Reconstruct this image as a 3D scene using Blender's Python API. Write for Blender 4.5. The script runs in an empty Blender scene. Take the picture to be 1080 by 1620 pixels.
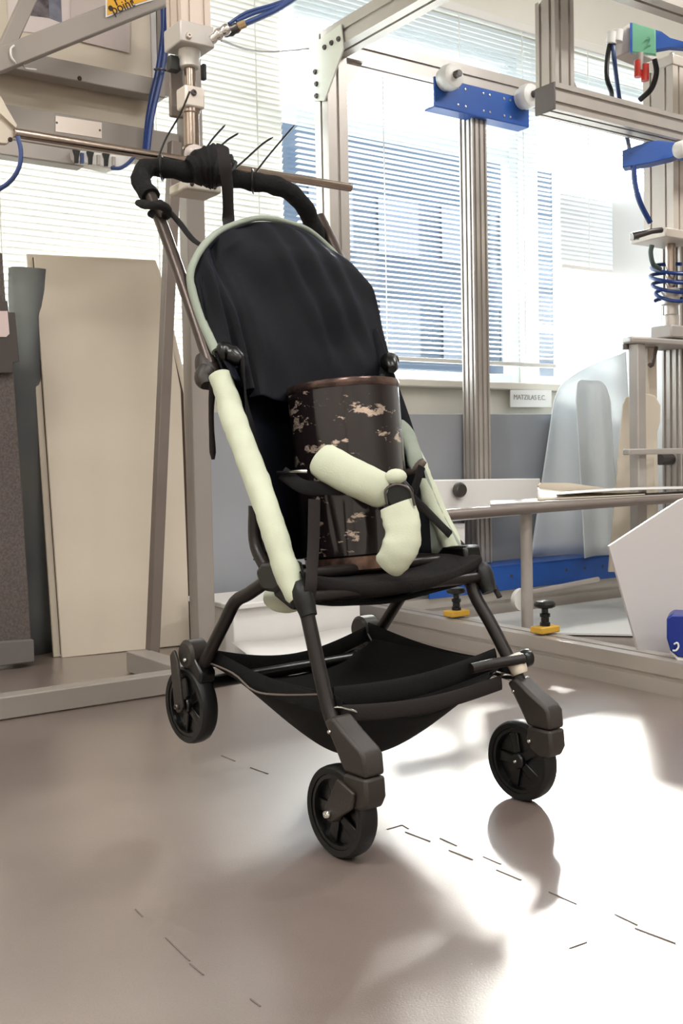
import bpy, math, random
from mathutils import Vector, Matrix, noise
random.seed(7)
SC = bpy.context.scene
COL = SC.collection
V = Vector
# ------------------------------------------------------------------ camera
FPX, PITCH, ROLL, CAMH = 1700.0, math.atan(80 / 1700), 0.02, 0.55
cp, sp_ = math.cos(PITCH), math.sin(PITCH)
CAM = V((0, 0, CAMH))
FW = V((0, cp, -sp_)); U0 = V((0, sp_, cp)); R0 = V((1, 0, 0))
CR = R0 * math.cos(ROLL) - U0 * math.sin(ROLL)
CU = U0 * math.cos(ROLL) + R0 * math.sin(ROLL)
cd = bpy.data.cameras.new('camera'); cam = bpy.data.objects.new('camera', cd); COL.objects.link(cam)
cd.sensor_fit = 'VERTICAL'; cd.sensor_height = 36; cd.sensor_width = 24
cd.lens = FPX / 1620 * 36; cd.clip_start = .02; cd.clip_end = 300
M = Matrix.Identity(4)
for i in range(3):
    M[i][0] = CR[i]; M[i][1] = CU[i]; M[i][2] = -FW[i]; M[i][3] = CAM[i]
cam.matrix_world = M
SC.camera = cam
# room axes: AU runs along the window wall, AV points at (through) the window wall
TH = math.radians(35)
AU = V((math.cos(TH), math.sin(TH), 0)); AV = V((-math.sin(TH), math.cos(TH), 0)); AZ = V((0, 0, 1))
W0 = V((.74, 4.4, 0))
def W(s, d, z): return W0 + AU * s + AV * d + AZ * z
# ------------------------------------------------------------------ world, sun, fill lights, exposure
wd = bpy.data.worlds.new('world'); SC.world = wd; wd.use_nodes = True
bg = wd.node_tree.nodes['Background']
bg.inputs[0].default_value = (.86, .93, 1.0, 1); bg.inputs[1].default_value = 12.0
sl = bpy.data.lights.new('sun', 'SUN'); sl.energy = 15; sl.angle = math.radians(6); sl.color = (1, .95, .87)
so = bpy.data.objects.new('sun', sl); COL.objects.link(so)
sdir = (AV + AU).normalized() * math.cos(math.radians(21.5)) + AZ * math.sin(math.radians(21.5))
so.rotation_euler = sdir.to_track_quat('Z', 'Y').to_euler(); so.location = (4, 9, 8)
def ceiling_fill(s, d, e):
    l = bpy.data.lights.new('ceiling_fill_light', 'AREA'); l.shape = 'RECTANGLE'; l.size = 1.3; l.size_y = .35
    l.energy = e; l.color = (1, .98, .955)
    o = bpy.data.objects.new('ceiling_fill_light', l); COL.objects.link(o)
    o.location = W(s, d, 2.95); o.rotation_euler = (0, 0, TH)
for s, d, e in ((-4.4, -2.2, 66), (-2.2, -3.4, 50), (-4.4, -5.0, 50), (-1.2, -5.2, 48), (.3, -1.9, 52)):  # unseen fill lights; the last one is added to brighten the right side
    ceiling_fill(s, d, e)
vs = SC.view_settings
vs.view_transform = 'Standard'; vs.look = 'None'; vs.exposure = 0; vs.gamma = 1; vs.use_curve_mapping = False
SC.cycles.max_bounces = 10; SC.cycles.diffuse_bounces = 5; SC.cycles.transparent_max_bounces = 24
SC.cycles.transmission_bounces = 8
SC.cycles.sample_clamp_indirect = 8
SC.cycles.caustics_reflective = False; SC.cycles.caustics_refractive = False
# ------------------------------------------------------------------ pixel helpers (measurements of the photograph)
def ray(px, py):
    return FW + CR * ((px - 540) / FPX) + CU * ((810 - py) / FPX)
def P(px, py, Y):
    r = ray(px, py); return CAM + r * (Y / r.y)
def zp(px, py, z):
    r = ray(px, py); return CAM + r * ((z - CAMH) / r.z)
def pl(px, py, p0, n):
    r = ray(px, py); return CAM + r * ((p0 - CAM).dot(n) / r.dot(n))
# ------------------------------------------------------------------ materials
def s2l(c):
    f = lambda x: x / 12.92 if x <= .04045 else ((x + .055) / 1.055) ** 2.4
    return tuple(f(x / 255) for x in c) + (1,)
MATS = {}
def mat(name, rgb, rough=.5, metal=0, spec=.5, bump=0, bscale=200, var=0, vscale=8, rgb2=None, coat=0, sheen=0, trans=0):
    if name in MATS: return MATS[name]
    m = bpy.data.materials.new(name); m.use_nodes = True; nt = m.node_tree; b = nt.nodes['Principled BSDF']
    c = s2l(rgb)
    b.inputs['Base Color'].default_value = c; b.inputs['Roughness'].default_value = rough
    b.inputs['Metallic'].default_value = metal; b.inputs['Specular IOR Level'].default_value = spec
    b.inputs['Coat Weight'].default_value = coat; b.inputs['Coat Roughness'].default_value = .1
    if sheen: b.inputs['Sheen Weight'].default_value = sheen; b.inputs['Sheen Tint'].default_value = (.3, .45, .9, 1); b.inputs['Sheen Roughness'].default_value = .35
    tc = nt.nodes.new('ShaderNodeTexCoord')
    n = nt.nodes.new('ShaderNodeTexNoise'); n.inputs['Scale'].default_value = vscale; n.inputs['Detail'].default_value = 5
    nt.links.new(tc.outputs['Object'], n.inputs['Vector'])
    if var or rgb2:
        r = nt.nodes.new('ShaderNodeValToRGB')
        c2 = s2l(rgb2) if rgb2 else tuple(x * (1 - var) for x in c[:3]) + (1,)
        r.color_ramp.elements[0].color = c2; r.color_ramp.elements[1].color = c
        r.color_ramp.elements[0].position = .35; r.color_ramp.elements[1].position = .65
        nt.links.new(n.outputs['Fac'], r.inputs['Fac']); nt.links.new(r.outputs['Color'], b.inputs['Base Color'])
    if bump:
        n2 = nt.nodes.new('ShaderNodeTexNoise'); n2.inputs['Scale'].default_value = bscale
        nt.links.new(tc.outputs['Object'], n2.inputs['Vector'])
        bp = nt.nodes.new('ShaderNodeBump'); bp.inputs['Strength'].default_value = bump; bp.inputs['Distance'].default_value = .003
        nt.links.new(n2.outputs['Fac'], bp.inputs['Height']); nt.links.new(bp.outputs['Normal'], b.inputs['Normal'])
    if trans:
        t = nt.nodes.new('ShaderNodeBsdfTranslucent'); t.inputs[0].default_value = c
        mx = nt.nodes.new('ShaderNodeMixShader'); mx.inputs[0].default_value = trans
        out = nt.nodes['Material Output']
        nt.links.new(b.outputs[0], mx.inputs[1]); nt.links.new(t.outputs[0], mx.inputs[2]); nt.links.new(mx.outputs[0], out.inputs[0])
    MATS[name] = m; return m
alu = mat('aluminium', (198, 191, 184), .38, .55, .5, .05, 300, .1, 6)
alu_d = mat('aluminium_dull', (176, 169, 163), .5, .3, .5, .1, 200, .12, 5)
steel = mat('steel', (176, 160, 148), .22, 1, .5, .05, 100, .15, 20)
chrome = mat('chrome', (220, 218, 214), .15, 1)
dk_steel = mat('dark_steel', (95, 90, 88), .35, .9)
greypaint = mat('grey_paint', (158, 150, 143), .5, .1, .5, .06, 300, .08, 4)
greytube = mat('grey_tube', (128, 117, 110), .45, .3, .5, .06, 300, .1, 5)
cream = mat('cream_panel', (209, 198, 181), .55, 0, .4, .05, 120, .07, 3)
brown_gap = mat('gap_shade_and_screw', (70, 50, 40), .8)
wallw = mat('wall_paint', (232, 229, 220), .8, 0, .3, .1, 150, .03, 2)
sillw = mat('sill_paint', (228, 224, 212), .6, 0, .4, .05, 100, .03, 2)
ceilm = mat('ceiling_paint', (238, 236, 230), .9, 0, .2, .1, 100)
winframe = mat('window_frame', (205, 212, 218), .45, .2)
slatw = mat('blind_slat', (222, 226, 228), .5, 0, .4, trans=.05)
slatc = mat('blind_slat_closed', (238, 238, 232), .5, 0, .4, trans=.16)
cordw = mat('blind_cord', (240, 240, 236), .7, trans=.4)
whitep = mat('white_plastic', (232, 230, 226), .4)
whiteb = mat('white_board', (228, 226, 224), .45, 0, .5, .03, 60, .03, 3)
whitesheet = mat('white_sheet', (240, 244, 246), .4, 0, .5, .03, 40, .03, 3, trans=.28)
greyboard = mat('grey_board', (158, 161, 167), .35, 0, .5, .05, 200, .08, 3)
felt = mat('grey_felt', (112, 103, 100), .9, 0, .2, .5, 400, rgb2=(92, 85, 83), vscale=160)
film = mat('plastic_film', (168, 168, 164), .3, 0, .5, .3, 12, rgb2=(132, 136, 150), vscale=4, trans=.7)
blue = mat('blue_metal', (28, 84, 170), .4, 0, .5, .05, 100, .1, 10)
bluedk = mat('blue_plastic', (8, 40, 130), .3, 0, .5)
bluehose = mat('blue_hose', (28, 58, 124), .35, trans=.1)
bluehose2 = mat('slate_blue_hose', (52, 72, 122), .35)
blackrub = mat('black_rubber', (10, 10, 10), .5, 0, .4, .1, 200)
blackpl = mat('black_plastic', (5, 5, 5), .3, 0, .5)
foam = mat('black_foam', (18, 17, 17), .85, 0, .3, .5, 250, .3, 60)
tubeblk = mat('stroller_tube', (36, 31, 29), .4, .35, .5, .05, 300, .15, 10)
tubetop = mat('stroller_upper_tube', (82, 73, 68), .35, .7, .5, .05, 300, .15, 10)
housing = mat('castor_housing', (46, 40, 36), .5, 0, .5, .1, 500, .1, 10)
navy = mat('navy_black_fabric', (4, 5, 12), .7, 0, .22, .3, 700, sheen=.1)
blackfab = mat('black_fabric', (11, 11, 12), .8, 0, .3, .3, 600, .2, 12)
seatfab = mat('seat_fabric', (26, 23, 23), .85, 0, .25, .4, 600, .25, 9)
webbing = mat('black_webbing', (38, 33, 32), .8, 0, .3, .4, 900)
strapblk = mat('strap_black', (18, 16, 17), .75, 0, .3, .3, 900)
mint = mat('pale_green_fabric', (204, 210, 188), .85, 0, .25, .14, 420, .12, 9)
mint2 = mat('pale_green_lining', (168, 178, 164), .75, 0, .3, .25, 300, .15, 7, trans=.15)
gold = mat('yellow_block', (214, 168, 60), .45)
paper = mat('paper', (214, 202, 198), .5, 0, .5)
foil = mat('plastic_sleeve', (200, 188, 184), .15, 0, .6, .4, 25)
photo_m = mat('photo_print', (120, 112, 116), .3, 0, .5, rgb2=(52, 46, 48), vscale=35)
photo_b = mat('photo_print_grey', (126, 128, 142), .3, 0, .5, rgb2=(96, 98, 112), vscale=35)
yellow = mat('yellow_label', (226, 168, 30), .4)
ink = mat('ink', (48, 34, 28), .7)
inkgrey = mat('grey_ink', (150, 150, 150), .7)
silverplate = mat('silver_plate', (214, 202, 192), .3, .7, .5, .03, 60)
green = mat('green_plate', (112, 178, 142), .5)
red = mat('red_plastic', (214, 62, 50), .4)
pink = mat('pink_tape', (222, 202, 200), .6)
ext_grey = mat('far_facade', (48, 57, 68), .8, 0, .2, rgb2=(42, 50, 60), vscale=.6)
ext_dark = mat('far_window', (40, 48, 60), .4)
ground_m = mat('yard_ground', (120, 118, 112), .9)
creamcap = mat('cream_clip', (206, 196, 178), .5)

def floor_material():
    m = bpy.data.materials.new('grey_vinyl_floor'); m.use_nodes = True; nt = m.node_tree; b = nt.nodes['Principled BSDF']
    tc = nt.nodes.new('ShaderNodeTexCoord')
    n = nt.nodes.new('ShaderNodeTexNoise'); n.inputs['Scale'].default_value = 1.6; n.inputs['Detail'].default_value = 8; n.inputs['Roughness'].default_value = .65
    nt.links.new(tc.outputs['Object'], n.inputs['Vector'])
    r = nt.nodes.new('ShaderNodeValToRGB')
    r.color_ramp.elements[0].color = s2l((106, 94, 88)); r.color_ramp.elements[1].color = s2l((128, 115, 108))
    r.color_ramp.elements[0].position = .3; r.color_ramp.elements[1].position = .7
    nt.links.new(n.outputs['Fac'], r.inputs['Fac'])
    n3 = nt.nodes.new('ShaderNodeTexNoise'); n3.inputs['Scale'].default_value = 420; n3.inputs['Detail'].default_value = 2
    nt.links.new(tc.outputs['Object'], n3.inputs['Vector'])
    mx = nt.nodes.new('ShaderNodeMixRGB'); mx.blend_type = 'OVERLAY'; mx.inputs[0].default_value = .22
    nt.links.new(r.outputs['Color'], mx.inputs[1]); nt.links.new(n3.outputs['Fac'], mx.inputs[2])
    nt.links.new(mx.outputs[0], b.inputs['Base Color'])
    mr = nt.nodes.new('ShaderNodeMapRange'); mr.inputs['To Min'].default_value = .26; mr.inputs['To Max'].default_value = .36
    nt.links.new(n.outputs['Fac'], mr.inputs['Value']); nt.links.new(mr.outputs[0], b.inputs['Roughness'])
    b.inputs['Specular IOR Level'].default_value = 1.0
    b.inputs['Coat Weight'].default_value = .6; b.inputs['Coat Roughness'].default_value = .28; b.inputs['Coat IOR'].default_value = 1.55
    bp = nt.nodes.new('ShaderNodeBump'); bp.inputs['Strength'].default_value = .12; bp.inputs['Distance'].default_value = .002
    nt.links.new(n3.outputs['Fac'], bp.inputs['Height']); nt.links.new(bp.outputs['Normal'], b.inputs['Normal'])
    return m
def glass_material():
    m = bpy.data.materials.new('window_glass'); m.use_nodes = True; nt = m.node_tree
    nt.nodes.remove(nt.nodes['Principled BSDF'])
    t = nt.nodes.new('ShaderNodeBsdfTransparent'); t.inputs[0].default_value = (.95, .97, .97, 1)
    g = nt.nodes.new('ShaderNodeBsdfGlossy'); g.inputs['Roughness'].default_value = .02
    mx = nt.nodes.new('ShaderNodeMixShader'); mx.inputs[0].default_value = .05
    nt.links.new(t.outputs[0], mx.inputs[1]); nt.links.new(g.outputs[0], mx.inputs[2])
    nt.links.new(mx.outputs[0], nt.nodes['Material Output'].inputs[0]); return m
def drum_material():
    m = bpy.data.materials.new('scuffed_dark_drum'); m.use_nodes = True; nt = m.node_tree; b = nt.nodes['Principled BSDF']
    tc = nt.nodes.new('ShaderNodeTexCoord'); mp = nt.nodes.new('ShaderNodeMapping'); mp.inputs['Scale'].default_value = (1, 1, 2.1)
    nt.links.new(tc.outputs['Object'], mp.inputs['Vector'])
    n = nt.nodes.new('ShaderNodeTexNoise'); n.inputs['Scale'].default_value = 12; n.inputs['Detail'].default_value = 7; n.inputs['Roughness'].default_value = .7
    nt.links.new(mp.outputs[0], n.inputs['Vector'])
    r = nt.nodes.new('ShaderNodeValToRGB'); r.color_ramp.elements[0].position = .566; r.color_ramp.elements[1].position = .6
    r.color_ramp.elements[0].color = s2l((34, 26, 28)); r.color_ramp.elements[1].color = s2l((206, 186, 170))
    nt.links.new(n.outputs['Fac'], r.inputs['Fac']); nt.links.new(r.outputs[0], b.inputs['Base Color'])
    r2 = nt.nodes.new('ShaderNodeValToRGB'); r2.color_ramp.elements[0].position = .58; r2.color_ramp.elements[1].position = .62
    r2.color_ramp.elements[0].color = (.3, .3, .3, 1); r2.color_ramp.elements[1].color = (.75, .75, .75, 1)
    nt.links.new(n.outputs['Fac'], r2.inputs['Fac']); nt.links.new(r2.outputs[0], b.inputs['Metallic'])
    b.inputs['Roughness'].default_value = .14; b.inputs['Coat Weight'].default_value = .5; b.inputs['Coat IOR'].default_value = 1.5; b.inputs['Coat Roughness'].default_value = .08
    return m
MATS['drum'] = drum_material(); glass = glass_material()
# ------------------------------------------------------------------ mesh buffer
class MB:
    def __init__(s): s.v = []; s.f = []
    def add(s, vs_, fs):
        o = len(s.v); s.v += [V(x) for x in vs_]; s.f += [tuple(i + o for i in f) for f in fs]; return s
    def box(s, c, ex, ey, ez):      # centre and half-extent vectors
        c = V(c); vs_ = [c + ex * a + ey * b + ez * d for d in (-1, 1) for b in (-1, 1) for a in (-1, 1)]
        fs = [(0, 2, 3, 1), (4, 5, 7, 6), (0, 1, 5, 4), (2, 6, 7, 3), (0, 4, 6, 2), (1, 3, 7, 5)]
        return s.add(vs_, fs)
    def bar(s, A, B, w, h, e1):     # rectangular bar from A to B, w along e1
        A = V(A); B = V(B); d = (B - A).normalized(); e1 = (V(e1) - d * V(e1).dot(d)).normalized(); e2 = d.cross(e1)
        return s.box((A + B) / 2, e1 * (w / 2), e2 * (h / 2), (B - A) / 2)
    def prism(s, poly, off):
        n = len(poly); off = V(off)
        vs_ = [V(p) for p in poly] + [V(p) + off for p in poly]
        fs = [tuple(range(n - 1, -1, -1)), tuple(range(n, 2 * n))] + [(i, (i + 1) % n, n + (i + 1) % n, n + i) for i in range(n)]
        return s.add(vs_, fs)
    def sect(s, A, B, poly, e1):    # 2-d section swept from A to B
        A = V(A); B = V(B); d = (B - A).normalized(); e1 = (V(e1) - d * V(e1).dot(d)).normalized(); e2 = d.cross(e1)
        return s.prism([A + e1 * x + e2 * y for x, y in poly], B - A)
    def tube(s, path, rad, n=12, flat=None, cap=True, wob=0):
        # round (or flattened) tube along a path; flat=(vector, factor) squeezes the section along that vector
        path = [V(p) for p in path]; m = len(path); rr = rad if isinstance(rad, (list, tuple)) else [rad] * m
        T = [(path[min(i + 1, m - 1)] - path[max(i - 1, 0)]).normalized() for i in range(m)]
        a = V((0, 0, 1)) if abs(T[0].z) < .9 else V((1, 0, 0))
        if flat: a = V(flat[0])
        e1 = (a - T[0] * a.dot(T[0])).normalized(); vs_ = []; fs = []
        for i in range(m):
            e1 = ((V(flat[0]) if flat else e1)); e1 = (e1 - T[i] * e1.dot(T[i])).normalized(); e2 = T[i].cross(e1)
            for k in range(n):
                t = 2 * math.pi * k / n; r = rr[i]
                q = path[i] + e1 * (math.cos(t) * r * (flat[1] if flat else 1)) + e2 * (math.sin(t) * r)
                if wob: q += (q - path[i]) * (wob * noise.noise(q * 38) + wob * .6 * noise.noise(V((q.x * 20, q.y * 20, q.z * 130))))
                vs_.append(q)
        for i in range(m - 1):
            for k in range(n):
                fs.append((i * n + k, i * n + (k + 1) % n, (i + 1) * n + (k + 1) % n, (i + 1) * n + k))
        if cap: fs += [tuple(range(n - 1, -1, -1)), tuple((m - 1) * n + k for k in range(n))]
        return s.add(vs_, fs)
    def lathe(s, prof, C, ax, n=32):   # prof: (radius, height along ax)
        C = V(C); ax = V(ax).normalized(); a = V((0, 0, 1)) if abs(ax.z) < .9 else V((1, 0, 0))
        e1 = (a - ax * a.dot(ax)).normalized(); e2 = ax.cross(e1); vs_ = []; fs = []; m = len(prof)
        for r, h in prof:
            for k in range(n):
                t = 2 * math.pi * k / n; vs_.append(C + ax * h + (e1 * math.cos(t) + e2 * math.sin(t)) * max(r, 1e-5))
        for i in range(m - 1):
            for k in range(n): fs.append((i * n + k, i * n + (k + 1) % n, (i + 1) * n + (k + 1) % n, (i + 1) * n + k))
        return s.add(vs_, fs)
    def cyl(s, A, B, r, n=16, r2=None):
        A = V(A); B = V(B); r2 = r if r2 is None else r2; L = (B - A).length
        return s.lathe([(0, 0), (r, 0), (r2, L), (0, L)], A, B - A, n)
    def ball(s, C, r, n=14, sc=(1, 1, 1)):
        o = len(s.v); pr = [(r * math.sin(math.pi * i / 8), -r * math.cos(math.pi * i / 8)) for i in range(9)]
        s.lathe(pr, (0, 0, 0), (0, 0, 1), n)
        for i in range(o, len(s.v)): q = s.v[i]; s.v[i] = V(C) + V((q.x * sc[0], q.y * sc[1], q.z * sc[2]))
        return s
    def grid(s, rows):
        m = len(rows); n = len(rows[0]); vs_ = [q for r in rows for q in r]
        return s.add(vs_, [(i * n + j, i * n + j + 1, (i + 1) * n + j + 1, (i + 1) * n + j) for i in range(m - 1) for j in range(n - 1)])
def spl(pts, n, closed=False):
    pts = [V(p) for p in pts]; m = len(pts)
    if m == 2: return [pts[0].lerp(pts[1], i / (n - 1)) for i in range(n)]
    L = [0]
    for i in range(1, m): L.append(L[-1] + (pts[i] - pts[i - 1]).length)
    out = []
    for i in range(n):
        d = L[-1] * i / (n - 1); k = 0
        while k < m - 2 and d > L[k + 1]: k += 1
        t = (d - L[k]) / max(L[k + 1] - L[k], 1e-9)
        p1, p2 = pts[k], pts[k + 1]; p0 = pts[k - 1] if k > 0 else p1 * 2 - p2; p3 = pts[k + 2] if k + 2 < m else p2 * 2 - p1
        out.append((p1 * 2 + (p2 - p0) * t + (p0 * 2 - p1 * 5 + p2 * 4 - p3) * t * t + (p1 * 3 - p0 - p2 * 3 + p3) * t ** 3) * .5)
    return out
def loft(rows, nu, nv):
    R = [spl(r, nu) for r in rows]; C = [spl([r[j] for r in R], nv) for j in range(nu)]
    return [[C[j][i] for j in range(nu)] for i in range(nv)]
def obj(name, mb, m, parent=None, bevel=0, solid=0, sub=0, ang=38, label=None):
    me = bpy.data.meshes.new(name)
    base = mb.v[0].copy() if mb.v else V()
    c = sum(mb.v, V()) / max(len(mb.v), 1)
    me.from_pydata([tuple(q - c) for q in mb.v], [], mb.f); me.validate(); me.update()
    me.materials.append(m)
    me.polygons.foreach_set('use_smooth', [True] * len(me.polygons)); me.set_sharp_from_angle(angle=math.radians(ang))
    o = bpy.data.objects.new(name, me); COL.objects.link(o); o.location = c
    if parent is not None:
        o.parent = parent
        # parents are never rotated while building; ancestors carry locations only
        q = parent; off = V()
        while q is not None: off += q.location; q = q.parent
        o.location = c - off
    if bevel:
        b = o.modifiers.new('bevel', 'BEVEL'); b.width = bevel; b.segments = 2; b.limit_method = 'ANGLE'; b.angle_limit = math.radians(40)
    if solid:
        b = o.modifiers.new('solid', 'SOLIDIFY'); b.thickness = solid; b.offset = 0
    if sub:
        b = o.modifiers.new('sub', 'SUBSURF'); b.levels = sub; b.render_levels = sub
    if label: o['label'] = label
    return o
def tag(o, label, cat, group=None):
    o['label'] = label; o['category'] = cat
    if group: o['group'] = group
    return o
def thing(name, label, cat, loc, group=None):
    o = bpy.data.objects.new(name, None); COL.objects.link(o); o.location = V(loc); o.empty_display_size = .05
    return tag(o, label, cat, group)
def struct(name, mb, m, parent=None, **k):
    o = obj(name, mb, m, parent, **k)
    if parent is None: o['kind'] = 'structure'
    return o
def tslot(w, h, ns, sw=.009, dp=.007):
    # aluminium profile section w x h with ns T-slots per side
    def side(L): return [(-L / 2 + L * (i + .5) / ns) for i in range(ns)]
    P_ = []
    for x in side(w): P_ += [(x - sw / 2, -h / 2), (x - sw / 2, -h / 2 + dp), (x + sw / 2, -h / 2 + dp), (x + sw / 2, -h / 2)]
    A_ = [(-w / 2, -h / 2)] + P_ + [(w / 2, -h / 2)]
    for y in side(h): A_ += [(w / 2, y - sw / 2), (w / 2 - dp, y - sw / 2), (w / 2 - dp, y + sw / 2), (w / 2, y + sw / 2)]
    A_ += [(w / 2, h / 2)] + [(-x, -y) for x, y in P_] + [(-w / 2, h / 2)]
    for y in reversed(side(h)): A_ += [(-w / 2, y + sw / 2), (-w / 2 + dp, y + sw / 2), (-w / 2 + dp, y - sw / 2), (-w / 2, y - sw / 2)]
    return A_
S1 = tslot(.08, .08, 1, .011); S2 = tslot(.08, .08, 2, .010)
def text(name, body, size, loc, ex, ey, m, parent):
    c = bpy.data.curves.new(name, 'FONT'); c.body = body; c.size = size; c.extrude = .0004; c.materials.append(m)
    c.align_x = 'CENTER'; c.align_y = 'CENTER'
    o = bpy.data.objects.new(name, c); COL.objects.link(o)
    ex = V(ex).normalized(); ey = V(ey); ey = (ey - ex * ey.dot(ex)).normalized(); ez = ex.cross(ey)
    mm = Matrix.Identity(3); mm[0][:] = (ex.x, ey.x, ez.x); mm[1][:] = (ex.y, ey.y, ez.y); mm[2][:] = (ex.z, ey.z, ez.z)
    o.rotation_euler = mm.to_euler(); off = V(); q = parent
    while q is not None: off += q.location; q = q.parent
    bpy.context.view_layer.update()
    me = bpy.data.meshes.new_from_object(o.evaluated_get(bpy.context.evaluated_depsgraph_get()))
    m2 = bpy.data.objects.new(name, me); COL.objects.link(m2); m2.rotation_euler = o.rotation_euler
    bpy.data.objects.remove(o); m2.name = name; m2['kind'] = 'stuff'
    m2.parent = parent; m2.location = V(loc) - off
    return m2
# ================================================================== ROOM
SILL, HEAD, CEIL = .852, 2.24, 3.0
OPEN = [(-2.42, -1.17), (-1.11, .14), (.17, 1.45), (1.51, 2.75)]
mb = MB(); mb.box(W(-1, -3.2, -.05), AU * 4.6, AV * 3.4, AZ * .05); floor = struct('floor', mb, floor_material())
mb = MB(); mb.box(W(-1, -3.2, CEIL + .05), AU * 4.6, AV * 3.4, AZ * .05); struct('ceiling', mb, ceilm)
wb = bpy.data.objects.new('wall_back', None); COL.objects.link(wb); wb['kind'] = 'structure'; wb.location = W(-1, 0, 0)
def wseg(nm, s0, s1, z0, z1, m, d0=0, d1=.25):
    b = MB(); b.box(W((s0 + s1) / 2, (d0 + d1) / 2, (z0 + z1) / 2), AU * ((s1 - s0) / 2), AV * ((d1 - d0) / 2), AZ * ((z1 - z0) / 2))
    return obj(nm, b, m, wb)
wseg('parapet', -5.6, 3.6, 0, SILL - .03, sillw)
wseg('lintel', -5.6, 3.6, HEAD, CEIL, wallw)
edges = [-5.6] + [e for a in OPEN for e in a] + [3.6]
for i in range(0, len(edges), 2): wseg('mullion', edges[i], edges[i + 1], SILL - .03, HEAD, wallw, .06, .2)
b = MB(); b.box(W(-1, .09, SILL - .015), AU * 4.6, AV * .14, AZ * .015); struct('trim_1', b, sillw, bevel=.006)
for nm, s, d, es, ed in (('wall_left', -5.65, -3.2, .05, 3.4), ('wall_right', 3.65, -3.2, .05, 3.4), ('wall_front', -1, -6.65, 4.6, .05)):
    b = MB(); b.box(W(s, d, 1.5), AU * es, AV * ed, AZ * 1.5); struct(nm, b, wallw)
for i, (a, c) in enumerate(OPEN):
    r = bpy.data.objects.new('window_%d' % (i + 1), None); COL.objects.link(r); r['kind'] = 'structure'; r.location = W((a + c) / 2, .16, SILL)
    def fr(s0, s1, z0, z1, nm='window_frame'):
        b = MB(); b.box(W((s0 + s1) / 2, .17, (z0 + z1) / 2), AU * ((s1 - s0) / 2), AV * .025, AZ * ((z1 - z0) / 2)); obj(nm, b, winframe, r, bevel=.004)
    fr(a, a + .05, SILL, HEAD); fr(c - .05, c, SILL, HEAD); fr(a + .05, c - .05, SILL, SILL + .05); fr(a + .05, c - .05, HEAD - .05, HEAD)
    tr = (1.095, 1.125) if i == 2 else (1.79, 1.85)
    fr(a + .05, c - .05, tr[0], tr[1], 'transom')
    for z0, z1 in ((SILL + .05, tr[0]), (tr[1], HEAD - .05)):
        b = MB(); b.box(W((a + c) / 2, .172, (z0 + z1) / 2), AU * ((c - a) / 2 - .05), AV * .003, AZ * ((z1 - z0) / 2)); obj('pane', b, glass, r)
    pa = bpy.data.lights.new('window_portal', 'AREA'); pa.shape = 'RECTANGLE'; pa.size = c - a; pa.size_y = HEAD - SILL; pa.cycles.is_portal = True
    po = bpy.data.objects.new('window_portal', pa); COL.objects.link(po)
    po.location = W((a + c) / 2, .27, (SILL + HEAD) / 2); po.rotation_euler = AV.to_track_quat('Z', 'Y').to_euler()
# yard and the block across it
b = MB(); b.box(W(0, 30.3, -.6), AU * 60, AV * 30, AZ * .1); struct('ground', b, ground_m)
fb = thing('far_building', 'blue-grey building seen between the open slats of the middle blind', 'building', W(18, 24, -.5))
BX = lambda s, d, z, es, ed, ez: MB().box(W(s, d, z), AU * es, AV * ed, AZ * ez)
obj('facade', BX(18, 24, 4.7, 5.2, 2, 5.2), ext_grey, fb)
for i in range(4):
    for k in range(3):
        obj('far_window', BX(14.3 + i * 2.4, 21.97, 1.4 + k * 3, .75, .06, .8), ext_dark, fb)
# ------------------------------------------------------------------ blinds
def blind(label, s0, s1, zt, zb, tilt, m, cords, lower=None, pitch=.0186):
    """one venetian blind: head rail, every slat, cords, bottom rail. tilt in degrees from level; lower=(z, tilt) for a part set otherwise"""
    r = thing('venetian_blind', label, 'blind', W((s0 + s1) / 2, -.03, zt), 'venetian blinds in the windows')
    d0 = -.035; hw = (s1 - s0) / 2; sc = (s0 + s1) / 2
    obj('head_rail', BX(sc, d0, zt + .018, hw, .018, .018), whitep, r, bevel=.003)
    obj('bottom_rail', BX(sc, d0, zb, hw, .012, .008), whitep, r, bevel=.003)
    n = int((zt - zb - .02) / pitch); me = {}
    for i in range(n):
        z = zt - .012 - pitch * (i + .5)
        t = tilt if lower is None or z > lower[0] else lower[1]
        if t not in me:
            b = MB(); a = math.radians(t); rows = []
            for k in range(5):
                x = (k / 4 - .5) * .025; c = .0025 * (1 - (x / .0125) ** 2)
                rows.append([V((0, 0, 0)) + AU * (hw * e) + AV * (x * math.cos(a) - c * math.sin(a)) + AZ * (x * math.sin(a) + c * math.cos(a)) for e in (-1, 1)])
            b.grid(rows); o = obj('slat', b, m, r); me[t] = (o.data,)
            o.location = W(sc, d0, z) - r.location
        else:
            o = bpy.data.objects.new('slat', me[t][0]); COL.objects.link(o); o.parent = r; o.location = W(sc, d0, z) - r.location
        o.rotation_euler = (random.uniform(-.004, .004), random.uniform(-.0015, .0015), 0)
    for s in cords:
        b = MB(); b.bar(W(s, d0 - .016, zt), W(s, d0 - .016, zb), .004, .0015, AU); obj('cord', b, cordw, r)
    return r
blind('white closed venetian blind behind the cream leaning panel and the control panel', -2.44, -1.145, HEAD, .865, -62, slatc, (-2.12, -1.62, -1.25), pitch=.0195)
blind('wide half-open venetian blind behind the central aluminium post, blue-grey light between slats', -1.085, .16, HEAD, .925, -5, slatw, (-.72, -.35, -.02))
blind('raised short venetian blind left of the pneumatic actuator above a bare pane', .2, 1.45, HEAD, 1.34, 15, slatw, (.36, .9, 1.3), lower=(1.63, -62))

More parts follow.
